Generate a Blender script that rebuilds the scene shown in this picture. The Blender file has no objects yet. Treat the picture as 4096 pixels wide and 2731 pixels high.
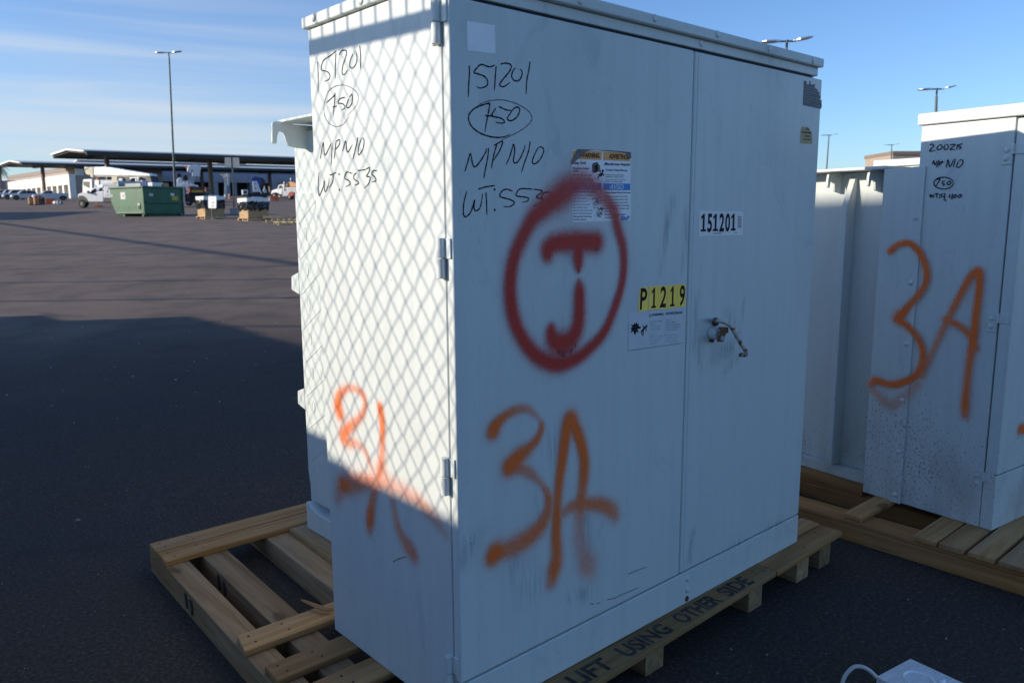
import bpy, bmesh, math, random
import numpy as np
from mathutils import Vector, Matrix
R = math.radians
random.seed(7)
scene = bpy.context.scene
COL = scene.collection

# ------------------------------------------------------------------ camera (calibrated from the photograph)
CAM = np.array([-1.1084, -1.4388, 1.2817])
CF = np.array([0.6585, 0.7356, -0.1588]); CF /= np.linalg.norm(CF)
CR = np.array([0.7444, -0.6677, -0.0060]); CR -= CF * (CR @ CF); CR /= np.linalg.norm(CR)
CU = np.cross(CR, CF)
FPX = 3134.12                      # focal length in pixels of the 4096 px wide photograph
cam_d = bpy.data.cameras.new('camera')
cam = bpy.data.objects.new('camera', cam_d); COL.objects.link(cam)
cam.matrix_world = Matrix(((CR[0], CU[0], -CF[0], CAM[0]), (CR[1], CU[1], -CF[1], CAM[1]), (CR[2], CU[2], -CF[2], CAM[2]), (0, 0, 0, 1)))
cam_d.lens = 18.0; cam_d.sensor_fit = 'HORIZONTAL'; cam_d.sensor_width = 18.0 * 4096 / FPX
cam_d.clip_start = 0.05; cam_d.clip_end = 6000
cam_d.dof.use_dof = True; cam_d.dof.focus_distance = 2.3; cam_d.dof.aperture_fstop = 4.5
scene.camera = cam

# ------------------------------------------------------------------ sky, sun, exposure
SUN = Vector((-0.822, 0.499, 0.274)).normalized()      # towards the sun
EL = math.asin(SUN.z)
scene.view_settings.view_transform = 'Standard'
scene.view_settings.look = 'None'
scene.view_settings.exposure = 0.6
scene.view_settings.gamma = 1.0
world = bpy.data.worlds.new('World'); scene.world = world; world.use_nodes = True
wn = world.node_tree.nodes; wl = world.node_tree.links
bg = wn['Background']; bg.inputs['Strength'].default_value = 0.095
sky = wn.new('ShaderNodeTexSky'); sky.sky_type = 'NISHITA'; sky.sun_disc = False
sky.sun_elevation = EL; sky.sun_rotation = math.atan2(SUN.x, SUN.y)
sky.air_density = 1.0; sky.dust_density = 0.6; sky.ozone_density = 1.6; sky.altitude = 300
def wmath(op, a, b=None, c=None):
    n = wn.new('ShaderNodeMath'); n.operation = op
    for i, v in enumerate((a, b, c)):
        if v is None: continue
        if isinstance(v, (int, float)): n.inputs[i].default_value = v
        else: wl.new(v, n.inputs[i])
    return n.outputs[0]
tcw = wn.new('ShaderNodeTexCoord')
sepw = wn.new('ShaderNodeSeparateXYZ'); wl.new(tcw.outputs['Generated'], sepw.inputs[0])
def wnoise(scale, loc, detail, dist=0.4, rot=(0, 0, 0)):
    mp = wn.new('ShaderNodeMapping'); mp.inputs['Scale'].default_value = scale; mp.inputs['Location'].default_value = loc
    mp.inputs['Rotation'].default_value = rot
    wl.new(tcw.outputs['Generated'], mp.inputs[0])
    n = wn.new('ShaderNodeTexNoise'); n.inputs['Detail'].default_value = detail; n.inputs['Scale'].default_value = 1
    n.inputs['Distortion'].default_value = dist
    wl.new(mp.outputs[0], n.inputs['Vector']); return n.outputs['Fac']
def wramp(x, a, b):
    n = wn.new('ShaderNodeMapRange'); n.interpolation_type = 'SMOOTHSTEP'
    wl.new(x, n.inputs[0]); n.inputs[1].default_value = a; n.inputs[2].default_value = b
    return n.outputs[0]
streak = wramp(wnoise((1.3, 1.3, 30), (3, 1, 0.4), 5, 0.35), 0.43, 0.66)
broad = wramp(wnoise((1.1, 1.1, 5), (0, 7, 2), 2, 0.2), 0.38, 0.66)
low = wmath('SUBTRACT', 1.0, wramp(sepw.outputs['Z'], 0.03, 0.33))
cl = wmath('MULTIPLY', wmath('MULTIPLY', wmath('ADD', wmath('MULTIPLY', streak, 0.75), wmath('MULTIPLY', broad, 0.40)), low), 1.0)
side = wn.new('ShaderNodeVectorMath'); side.operation = 'DOT_PRODUCT'; wl.new(tcw.outputs['Generated'], side.inputs[0]); side.inputs[1].default_value = (-.745, .667, 0)
cl = wmath('MULTIPLY', cl, wramp(side.outputs['Value'], -.15, .42))
mixc = wn.new('ShaderNodeMix'); mixc.data_type = 'RGBA'
wl.new(cl, mixc.inputs['Factor']); wb = wn.new('ShaderNodeMix'); wb.data_type = 'RGBA'; wb.blend_type = 'MULTIPLY'; wb.inputs['Factor'].default_value = 1; wl.new(sky.outputs[0], wb.inputs[6]); wb.inputs[7].default_value = (.76, 1.0, 1.40, 1)
wl.new(wb.outputs[2], mixc.inputs[6]); mixc.inputs[7].default_value = (4.7, 5.2, 5.75, 1)
wl.new(mixc.outputs[2], bg.inputs['Color'])
sun_d = bpy.data.lights.new('sun', 'SUN'); sun_d.energy = 3.4; sun_d.angle = R(0.53); sun_d.color = (1.0, 0.89, 0.73)
sun_o = bpy.data.objects.new('sun', sun_d); COL.objects.link(sun_o)
sun_o.rotation_euler = SUN.to_track_quat('Z', 'Y').to_euler()

# ------------------------------------------------------------------ terrain: flat round the pallets, then rising gently with distance
GZ = -0.115
FH = np.array([CF[0], CF[1], 0]); FH /= np.linalg.norm(FH)
RH = np.array([FH[1], -FH[0], 0])
def ground_h(s):
    if s < 3: return GZ
    if s < 5: return GZ + .037 * (s - 3) ** 2 / 4
    if s < 150: return GZ + .037 * (s - 4)
    return GZ + .037 * 146
def zg_at(x, y): return ground_h((np.array([x, y, 0]) - CAM) @ FH)

# pixels of the photograph -> points on real surfaces
def ray(px, py): return CF + (px - 2048) / FPX * CR + (1365.5 - py) / FPX * CU
def on_plane(px, py, p0, n):
    d = ray(px, py); return CAM + ((np.array(p0) - CAM) @ np.array(n)) / (d @ np.array(n)) * d
def on_ground(px, py):
    d = ray(px, py); t = .5
    h = lambda t: (CAM + t * d)[2] - ground_h(t * (d @ FH))
    while h(t) > 0 and t < 600: t *= 1.02
    a, b = t / 1.02, t
    for _ in range(40):
        m = (a + b) / 2
        if h(m) > 0: a = m
        else: b = m
    return CAM + a * d
def zoom(x0, y0, s): return lambda pts: [(x0 + p[0] / s, y0 + p[1] / s) + tuple(p[2:]) for p in pts]

# ------------------------------------------------------------------ materials
def node_mat(name):
    m = bpy.data.materials.new(name); m.use_nodes = True
    return m, m.node_tree.nodes, m.node_tree.links, m.node_tree.nodes['Principled BSDF']
class NT:
    """small node-tree helper"""
    def __init__(s, name):
        s.m, s.n, s.l, s.b = node_mat(name)
        s.tc = s.n.new('ShaderNodeTexCoord').outputs['Object']
    def noise(s, scale, stretch=(1, 1, 1), detail=3, loc=(0, 0, 0), rough=.5, dist=0, vec=None):
        mp = s.n.new('ShaderNodeMapping'); mp.inputs['Scale'].default_value = stretch; mp.inputs['Location'].default_value = loc
        s.l.new(vec or s.tc, mp.inputs[0])
        n = s.n.new('ShaderNodeTexNoise'); n.inputs['Scale'].default_value = scale; n.inputs['Detail'].default_value = detail
        n.inputs['Roughness'].default_value = rough; n.inputs['Distortion'].default_value = dist
        s.l.new(mp.outputs[0], n.inputs['Vector']); return n.outputs['Fac']
    def voro(s, scale, stretch=(1, 1, 1), out='Distance', rnd=1):
        mp = s.n.new('ShaderNodeMapping'); mp.inputs['Scale'].default_value = stretch
        s.l.new(s.tc, mp.inputs[0])
        n = s.n.new('ShaderNodeTexVoronoi'); n.inputs['Scale'].default_value = scale; n.inputs['Randomness'].default_value = rnd
        s.l.new(mp.outputs[0], n.inputs['Vector']); return n.outputs[out]
    def math(s, op, a, b=None, c=None):
        n = s.n.new('ShaderNodeMath'); n.operation = op
        for i, v in enumerate((a, b, c)):
            if v is None: continue
            if isinstance(v, (int, float)): n.inputs[i].default_value = v
            else: s.l.new(v, n.inputs[i])
        return n.outputs[0]
    def ramp(s, x, a, b, lo=0, hi=1):
        n = s.n.new('ShaderNodeMapRange'); n.interpolation_type = 'SMOOTHSTEP'
        s.l.new(x, n.inputs[0])
        for i, v in zip((1, 2, 3, 4), (a, b, lo, hi)): n.inputs[i].default_value = v
        return n.outputs[0]
    def mix(s, f, a, b):
        n = s.n.new('ShaderNodeMix'); n.data_type = 'RGBA'
        for i, v in ((0, f), (6, a), (7, b)):
            if isinstance(v, (int, float)): n.inputs[i].default_value = v
            elif isinstance(v, (tuple, list)): n.inputs[i].default_value = tuple(v) + ((1,) if len(v) == 3 else ())
            else: s.l.new(v, n.inputs[i])
        return n.outputs[2]
    def color(s, c): s.l.new(c, s.b.inputs['Base Color'])
    def set(s, **k):
        for a, v in k.items():
            i = s.b.inputs[a.replace('_', ' ')]
            if isinstance(v, (int, float, tuple)): i.default_value = v
            else: s.l.new(v, i)
    def bump(s, h, strength=.3, dist=.01):
        n = s.n.new('ShaderNodeBump'); n.inputs['Strength'].default_value = strength; n.inputs['Distance'].default_value = dist
        s.l.new(h, n.inputs['Height']); s.l.new(n.outputs[0], s.b.inputs['Normal'])
    def axis(s, i):
        n = s.n.new('ShaderNodeSeparateXYZ'); s.l.new(s.tc, n.inputs[0]); return n.outputs[i]
    def rand(s): return s.n.new('ShaderNodeObjectInfo').outputs['Random']

def plain(name, col, rough=.6, metal=0, var=.12, scale=3.0, stretch=(1, 1, 1), bump=0.0, spec=.5):
    t = NT(name)
    n = t.noise(scale, stretch, 4)
    t.color(t.mix(t.ramp(n, .3, .7), tuple(c * (1 - var) for c in col), tuple(min(1, c * (1 + var)) for c in col)))
    t.set(Roughness=rough, Metallic=metal)
    t.b.inputs['Specular IOR Level'].default_value = spec
    if bump: t.bump(t.noise(scale * 12, stretch, 3), bump, .004)
    return t.m

def cabinet_paint(name, base, mud=0.0):
    t = NT(name)
    streaks = t.ramp(t.noise(1, (26, 26, 2.2), 4, (3, 5, 1)), .35, .75)
    blot = t.ramp(t.noise(1.6, (1, 1, .8), 4), .35, .7)
    c = t.mix(t.math('MULTIPLY', streaks, .42), base, tuple(v * .84 for v in base))
    c = t.mix(t.math('MULTIPLY', blot, .55), c, tuple(v * .88 for v in base))
    fine = t.ramp(t.noise(1, (110, 110, 38), 2, (1, 1, 4)), .62, .78)
    c = t.mix(t.math('MULTIPLY', fine, .42), c, (.40, .42, .46))
    # rubbed scuffs, grey-blue, stretched and slanting
    sc = t.noise(1, (9, 9, 5.5), 5, (2, 9, 5), .6, .8)
    area = t.ramp(t.noise(.9, (1, 1, 1.3), 2, (5, 1, 3)), .36, .58)
    sm = t.math('MULTIPLY', t.ramp(sc, .57, .68), area)
    c = t.mix(t.math('MULTIPLY', sm, .28), c, (.38, .43, .45))
    # tiny rust specks and grit
    sp = t.ramp(t.noise(1, (60, 60, 45), 2, (7, 3, 2)), .755, .80)
    c = t.mix(t.math('MULTIPLY', sp, .6), c, (.22, .17, .11))
    rn = t.ramp(t.noise(1, (18, 18, 1.2), 3, (11, 4, 0)), .70, .82)
    c = t.mix(t.math('MULTIPLY', rn, .18), c, (.42, .36, .24))
    if mud:
        z = t.axis(2)
        dens = t.ramp(z, .05, 1.0, .075, -.05)
        md = t.noise(1, (120, 120, 95), 3, (2, 2, 9), .62)
        thr = t.math('GREATER_THAN', t.math('ADD', md, t.math('ADD', dens, t.math('MULTIPLY', t.ramp(t.noise(2.6, (1, 1, .7), 3), .35, .7), .10))), .735)
        c = t.mix(t.math('MULTIPLY', t.math('MULTIPLY', t.ramp(z, .02, .5, 1, 0), t.ramp(t.noise(1, (7, 7, 3), 4), .4, .7)), .5), c, (.36, .33, .28))
        c = t.mix(t.math('MULTIPLY', thr, .7), c, (.17, .13, .085))
    t.color(c); t.set(Roughness=t.ramp(blot, 0, 1, .42, .58)); t.b.inputs['Specular IOR Level'].default_value = .35
    t.bump(t.math('ADD', t.noise(1, (14, 14, 7), 4), t.math('MULTIPLY', t.noise(2.2), 6)), .12, .006)
    return t.m

def wood(name, axis, base, dark, weather=.35):
    t = NT(name)
    st = [34, 34, 34]; st[axis] = 1.6
    off = t.n.new('ShaderNodeCombineXYZ')
    rnd = t.rand(); k = t.math('MULTIPLY', rnd, 37.0)
    for i in range(3): t.l.new(k, off.inputs[i])
    add = t.n.new('ShaderNodeVectorMath'); add.operation = 'ADD'; t.l.new(t.tc, add.inputs[0]); t.l.new(off.outputs[0], add.inputs[1])
    grain = t.noise(1, tuple(st), 5, (0, 0, 0), .62, .6, add.outputs[0])
    st2 = [6, 6, 6]; st2[axis] = .7
    big = t.noise(1, tuple(st2), 3, (3, 3, 3), .5, .3, add.outputs[0])
    kn = [9, 9, 9]; kn[axis] = 5
    knots = t.ramp(t.noise(1, tuple(kn), 1, (8, 2, 1), .4, 0, add.outputs[0]), .70, .78)
    c = t.mix(t.ramp(grain, .3, .7), dark, base)
    c = t.mix(t.math('MULTIPLY', t.ramp(big, .45, .7), weather), c, (.23, .225, .21))
    c = t.mix(t.math('MULTIPLY', knots, .65), c, (.10, .055, .025))
    ck = [80, 80, 80]; ck[axis] = 1.1
    crack = t.ramp(t.noise(1, tuple(ck), 2, (4, 7, 2), .5, .2, add.outputs[0]), .69, .735)
    c = t.mix(t.math('MULTIPLY', crack, .75), c, (.06, .035, .02))
    br = t.n.new('ShaderNodeHueSaturation'); t.l.new(c, br.inputs['Color']); t.l.new(t.math('MULTIPLY_ADD', rnd, .5, .75), br.inputs['Value'])
    t.color(br.outputs[0]); t.set(Roughness=.82); t.b.inputs['Specular IOR Level'].default_value = .2
    t.bump(grain, .35, .004)
    return t.m

def spray_mat(name, col, col2):
    t = NT(name)
    at = t.n.new('ShaderNodeAttribute'); at.attribute_name = 'paint_amount'
    d = at.outputs['Fac']
    n = t.math('ADD', t.math('MULTIPLY', t.noise(420, (1, 1, 1), 2), .6), t.math('MULTIPLY', t.noise(150, (1, 1, 1), 3), .4))
    a = t.math('ADD', d, t.math('MULTIPLY', t.math('MULTIPLY', t.math('SUBTRACT', n, .5), d), 2.4))
    cl_ = t.math('MULTIPLY', a, 1.08); t.n[-1].use_clamp = True; a = cl_
    t.color(t.mix(t.ramp(d, .5, 1.0), col2, col)); t.set(Roughness=.55)
    t.b.inputs['Specular IOR Level'].default_value = .3
    t.set(Alpha=t.math('MULTIPLY', a, .98))
    return t.m

def asphalt():
    t = NT('asphalt')
    big = t.ramp(t.noise(.11, (1, 1, 1), 5, (4, 1, 0), .6), .35, .68)
    mid = t.noise(1.3, (1, 1, 1), 5, (1, 2, 0), .6)
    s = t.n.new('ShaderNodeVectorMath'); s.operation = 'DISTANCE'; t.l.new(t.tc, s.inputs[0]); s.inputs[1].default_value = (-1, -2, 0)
    far_sunlit = t.ramp(t.math('ADD', s.outputs['Value'], t.math('MULTIPLY', t.noise(.35), 5)), 9, 15.5)  # near shade and far sun contrast put into the asphalt colour
    c = t.mix(big, t.mix(far_sunlit, (.056, .040, .030), (.185, .135, .103)), t.mix(far_sunlit, (.070, .052, .040), (.24, .178, .138)))
    c = t.mix(t.math('MULTIPLY', t.ramp(mid, .4, .7), .45), c, (.040, .037, .040))
    agg = t.noise(70, (1, 1, 1), 4, (0, 0, 0), .75)
    c = t.mix(t.math('MULTIPLY', t.ramp(agg, .50, .70), .6), c, (.19, .14, .11))
    c = t.mix(t.math('MULTIPLY', t.ramp(agg, .47, .32), .75), c, (.012, .011, .011))
    oil = t.ramp(t.noise(.55, (1, 1, 1), 5, (9, 3, 0), .65, .5), .62, .72)
    c = t.mix(t.math('MULTIPLY', oil, .5), c, (.026, .022, .020))
    tyre = t.ramp(t.noise(1, (.12, 1.6, 1), 3, (2, 6, 0), .5, .3), .60, .70)
    c = t.mix(t.math('MULTIPLY', tyre, .28), c, (.030, .026, .024))
    grit = t.math('LESS_THAN', t.voro(30), .06)
    c = t.mix(t.math('MULTIPLY', grit, .35), c, (.33, .31, .29))
    t.color(c); t.set(Roughness=.88); t.b.inputs['Specular IOR Level'].default_value = .25
    t.bump(agg, .5, .006)
    return t.m

def text_ink(name, col): return plain(name, col, .6, 0, .1, 40, spec=.15)

M = {}
M['paint'] = cabinet_paint('white_enamel', (.675, .715, .69))
M['paint_mud'] = cabinet_paint('grey_enamel_mud_spattered', (.645, .685, .665), 1)
M['tankpaint'] = cabinet_paint('grey_tank_enamel', (.68, .735, .71))
M['bolt'] = plain('painted_bolt', (.62, .63, .62), .45, .1, .1, 60)
M['rust'] = plain('rusty_steel', (.16, .075, .035), .8, .2, .45, 60, (1, 1, 1), .4)
M['rustpaint'] = None
M['zinc'] = plain('zinc_steel', (.55, .57, .60), .35, .9, .12, 40)
M['alu'] = plain('scratched_aluminium', (.90, .89, .88), .38, .35, .1, 25, (1, 8, 1), .15)
M['black'] = text_ink('black_ink', (.012, .012, .014))
M['marker'] = text_ink('black_marker', (.010, .010, .013))
M['white'] = plain('white_vinyl', (.78, .77, .77), .5, 0, .05, 10)
M['stickergrey'] = plain('greyed_vinyl', (.66, .68, .70), .5, 0, .04, 18)
M['orangeband'] = plain('faded_orange_vinyl', (.95, .40, .11), .5, 0, .1, 30)
M['blueband'] = plain('blue_vinyl', (.02, .24, .66), .5, 0, .08, 30)
M['tan'] = plain('tan_sticker', (.46, .36, .18), .6, 0, .12, 60)
M['navy'] = plain('navy_sticker', (.022, .035, .058), .5, 0, .2, 60)
M['brownstain'] = plain('brown_glue_residue', (.20, .17, .15), .8, 0, .25, 60)
M['ghost'] = plain('faded_print', (.40, .44, .49), .6, 0, .12, 50)
M['ghostlight'] = plain('pale_print_residue', (.50, .53, .57), .6, 0, .12, 50)
M['wood_x'] = wood('pine_board_x', 0, (.55, .30, .12), (.36, .17, .055), .22)
M['wood_y'] = wood('pine_beam_y', 1, (.46, .285, .14), (.28, .155, .065), .2)
M['wood_front'] = wood('dark_front_board', 0, (.33, .20, .085), (.22, .125, .05), .3)  # darker pine tone than the other deck boards
M['wood_o'] = wood('orange_pine_beam', 1, (.47, .225, .075), (.31, .135, .04), .1)
M['stencil_faded'] = plain('worn_black_stencil', (.050, .038, .030), .85, 0, .6, 30)
M['stencil'] = plain('black_stencil', (.016, .015, .016), .8, 0, .3, 60)
M['red_spray'] = spray_mat('red_spray_paint', (.58, .045, .032), (.66, .10, .09))
M['orange_spray'] = spray_mat('orange_spray_paint', (1.0, .175, .028), (1.0, .23, .055))
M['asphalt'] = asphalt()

def rust_paint():
    t = NT('chipped_white_enamel_rust')
    n = t.ramp(t.noise(70, (1, 1, 1), 4), .50, .58)
    t.color(t.mix(n, (.60, .57, .50), (.15, .065, .025))); t.set(Roughness=.55); return t.m
M['rustpaint'] = rust_paint()
def retro(nm, gc, bc, k):
    m, n, l, b = node_mat(nm)
    g = n.new('ShaderNodeBsdfGlossy'); g.inputs['Roughness'].default_value = .25; g.inputs['Color'].default_value = gc
    geo = n.new('ShaderNodeNewGeometry'); l.new(geo.outputs['Incoming'], g.inputs['Normal'])
    b.inputs['Base Color'].default_value = bc; b.inputs['Roughness'].default_value = .4
    mx = n.new('ShaderNodeMixShader'); mx.inputs[0].default_value = k
    l.new(b.outputs[0], mx.inputs[1]); l.new(g.outputs[0], mx.inputs[2])
    l.new(mx.outputs[0], n['Material Output'].inputs['Surface']); return m
M['retro'] = retro('yellow_retroreflective_sheeting', (1.0, .66, .13, 1), (.85, .52, .05, 1), .92)
M['white_clean'] = plain('clean_white_vinyl', (.93, .92, .92), .45, 0, .03, 10)
M['white_retro'] = retro('white_retroreflective_vinyl', (.85, .85, .9, 1), (.86, .83, .82, 1), .28)

# ------------------------------------------------------------------ mesh helper
class MB:
    def __init__(s): s.v = []; s.f = []
    def add(s, verts, faces):
        o = len(s.v); s.v += [tuple(map(float, p)) for p in verts]; s.f += [tuple(i + o for i in q) for q in faces]; return s
    def box(s, x0, x1, y0, y1, z0, z1):
        return s.add([(x0, y0, z0), (x1, y0, z0), (x1, y1, z0), (x0, y1, z0), (x0, y0, z1), (x1, y0, z1), (x1, y1, z1), (x0, y1, z1)],
                     [(0, 3, 2, 1), (4, 5, 6, 7), (0, 1, 5, 4), (1, 2, 6, 5), (2, 3, 7, 6), (3, 0, 4, 7)])
    def prism(s, poly, vec):
        """planar polygon (3-D points) pushed along vec"""
        n = len(poly); vec = np.array(vec, float); P = [np.array(p, float) for p in poly]
        nr = sum((np.cross(P[i], P[(i + 1) % n]) for i in range(n)), np.zeros(3))
        if nr @ vec > 0: P = P[::-1]
        return s.add(P + [p + vec for p in P], [tuple(range(n)), tuple(range(2 * n - 1, n - 1, -1))] + [((i + 1) % n, i, i + n, (i + 1) % n + n) for i in range(n)])
    def cyl(s, p0, p1, r0, r1=None, n=16, cap=True):
        p0 = np.array(p0, float); p1 = np.array(p1, float); r1 = r0 if r1 is None else r1
        d = p1 - p0; d /= np.linalg.norm(d); a = np.cross(d, (0, 0, 1) if abs(d[2]) < .9 else (1, 0, 0)); a /= np.linalg.norm(a); b = np.cross(d, a)
        ring = lambda p, r: [p + r * (math.cos(2 * math.pi * i / n) * a + math.sin(2 * math.pi * i / n) * b) for i in range(n)]
        f = [(i, (i + 1) % n, n + (i + 1) % n, n + i) for i in range(n)]
        if cap: f += [tuple(range(n - 1, -1, -1)), tuple(range(n, 2 * n))]
        return s.add(ring(p0, r0) + ring(p1, r1), f)
    def tube(s, pts, r, n=8, closed=False):
        P = [np.array(p, float) for p in pts]; m = len(P); rings = []; prev = None
        for i in range(m):
            t = (P[(i + 1) % m] - P[i - 1]) if closed else (P[min(i + 1, m - 1)] - P[max(i - 1, 0)])
            t = t / (np.linalg.norm(t) + 1e-12)
            if prev is None: a = np.cross(t, (0, 0, 1) if abs(t[2]) < .9 else (1, 0, 0))
            else: a = prev - t * (prev @ t)
            a /= np.linalg.norm(a); prev = a; b = np.cross(t, a)
            rr = r[i] if hasattr(r, '__len__') else r
            rings.append([P[i] + rr * (math.cos(2 * math.pi * k / n) * a + math.sin(2 * math.pi * k / n) * b) for k in range(n)])
        f = []
        for i in range(m if closed else m - 1):
            j = (i + 1) % m
            f += [(i * n + k, i * n + (k + 1) % n, j * n + (k + 1) % n, j * n + k) for k in range(n)]
        if not closed: f += [tuple(range(n - 1, -1, -1)), tuple((m - 1) * n + k for k in range(n))]
        return s.add([q for g in rings for q in g], f)
    def dome(s, c, axis, r, h, n=12):
        """button head"""
        c = np.array(c, float); d = np.array(axis, float); d /= np.linalg.norm(d)
        a = np.cross(d, (0, 0, 1) if abs(d[2]) < .9 else (1, 0, 0)); a /= np.linalg.norm(a); b = np.cross(d, a); V = []; F = []
        for j, (rr, hh) in enumerate(((1, 0), (.92, .45), (.7, .8), (.35, .97))):
            V += [c + r * rr * (math.cos(2 * math.pi * i / n) * a + math.sin(2 * math.pi * i / n) * b) + d * h * hh for i in range(n)]
        for j in range(3): F += [(j * n + i, j * n + (i + 1) % n, (j + 1) * n + (i + 1) % n, (j + 1) * n + i) for i in range(n)]
        F.append(tuple(3 * n + i for i in range(n)))
        return s.add(V, F)
    def build(s, name, mat, parent=None, bevel=0, seg=2, smooth=False, loc=None):
        me = bpy.data.meshes.new(name)
        v = s.v
        if loc is not None: v = [(p[0] - loc[0], p[1] - loc[1], p[2] - loc[2]) for p in v]
        me.from_pydata(v, [], s.f); me.update()
        o = bpy.data.objects.new(name, me); COL.objects.link(o)
        me.materials.append(M[mat] if isinstance(mat, str) else mat)
        if parent is not None: o.parent = parent
        if loc is not None: o.location = loc
        if bevel:
            b = o.modifiers.new('bevel', 'BEVEL'); b.width = bevel; b.segments = seg; b.limit_method = 'ANGLE'; b.angle_limit = R(40)
        if smooth or bevel:
            try: me.shade_smooth()
            except Exception: me.polygons.foreach_set('use_smooth', [True] * len(me.polygons))
            if bevel:
                w = o.modifiers.new('normals', 'WEIGHTED_NORMAL'); w.keep_sharp = True
            else: me.set_sharp_from_angle(angle=R(38))
        return o

def tag(o, label=None, cat=None, group=None, kind=None):
    for k, v in (('label', label), ('category', cat), ('group', group), ('kind', kind)):
        if v: o[k] = v
    return o
def thing(name, label, cat, loc=(0, 0, 0), rz=0, group=None):
    o = bpy.data.objects.new(name, None); COL.objects.link(o); o.location = loc; o.rotation_euler = (0, 0, rz); o.empty_display_size = .2
    return tag(o, label, cat, group)
def dup(o, parent=None):
    c = o.copy(); COL.objects.link(c)
    if parent is not None: c.parent = parent
    for ch in list(o.children): dup(ch, c)
    return c

# ------------------------------------------------------------------ flat faces that carry marks
class Face:
    """a plane in a thing's own frame; a along U, b along V, off along N"""
    def __init__(s, O, U, V, N, parent=None, Mw=None):
        s.O, s.U, s.V, s.N = (np.array(q, float) for q in (O, U, V, N)); s.parent = parent
        Mw = Mw or Matrix.Identity(4); r = np.array(Mw.to_3x3()); t = np.array(Mw.translation)
        s.wO = r @ s.O + t; s.wU = r @ s.U; s.wV = r @ s.V; s.wN = r @ s.N
    def ab(s, px, py):
        X = on_plane(px, py, s.wO, s.wN) - s.wO; return np.array([X @ s.wU, X @ s.wV])
    def scale(s, px, py):
        return abs(s.ab(px, py + 2)[1] - s.ab(px, py - 2)[1]) / 4
    def pt(s, a, b, off=0): return s.O + a * s.U + b * s.V + off * s.N

def smooth_path(P, sub=6):
    P = [np.array(p, float) for p in P]
    if len(P) < 3: return [P[0] + (P[-1] - P[0]) * i / sub for i in range(sub + 1)]
    Q = [2 * P[0] - P[1]] + P + [2 * P[-1] - P[-2]]; out = []
    for i in range(1, len(Q) - 2):
        p0, p1, p2, p3 = Q[i - 1:i + 3]
        for k in range(sub):
            t = k / sub
            out.append(.5 * (2 * p1 + (p2 - p0) * t + (2 * p0 - 5 * p1 + 4 * p2 - p3) * t * t + (3 * p1 - p0 - 3 * p2 + p3) * t ** 3))
    out.append(P[-1]); return out

def ribbon(mb, face, pts_px, w, off, taper=.55):
    P = smooth_path([face.ab(*p[:2]) for p in pts_px]); n = len(P); V = []; ofs = len(mb.v)
    for i in range(n):
        t = P[min(i + 1, n - 1)] - P[max(i - 1, 0)]; t = t / (np.linalg.norm(t) + 1e-9); q = np.array([-t[1], t[0]])
        e = i / (n - 1); ww = w * .5 * (1 - taper * max(0, (e - .72) / .28) ** 2) * (1 - .25 * max(0, (.12 - e) / .12)) * (1 + .16 * math.sin(i * 1.3 + len(P)))
        V += [face.pt(*(P[i] + q * ww), off), face.pt(*(P[i] - q * ww), off)]
    mb.add(V, [(2 * i + 1, 2 * i + 3, 2 * i + 2, 2 * i) for i in range(n - 1)])
def marker_lines(face, z, strokes, w, off=.0007, thin=()):
    mb = MB()
    for i, s in enumerate(strokes): ribbon(mb, face, z(s), w * (.5 if i in thin else 1), off)
    return mb
def dot(mb, face, p, r, off=.0007, n=10):
    a, b = face.ab(*p)
    mb.add([face.pt(a + r * math.cos(6.283 * i / n), b + r * math.sin(6.283 * i / n), off) for i in range(n)], [tuple(range(n))])

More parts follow.
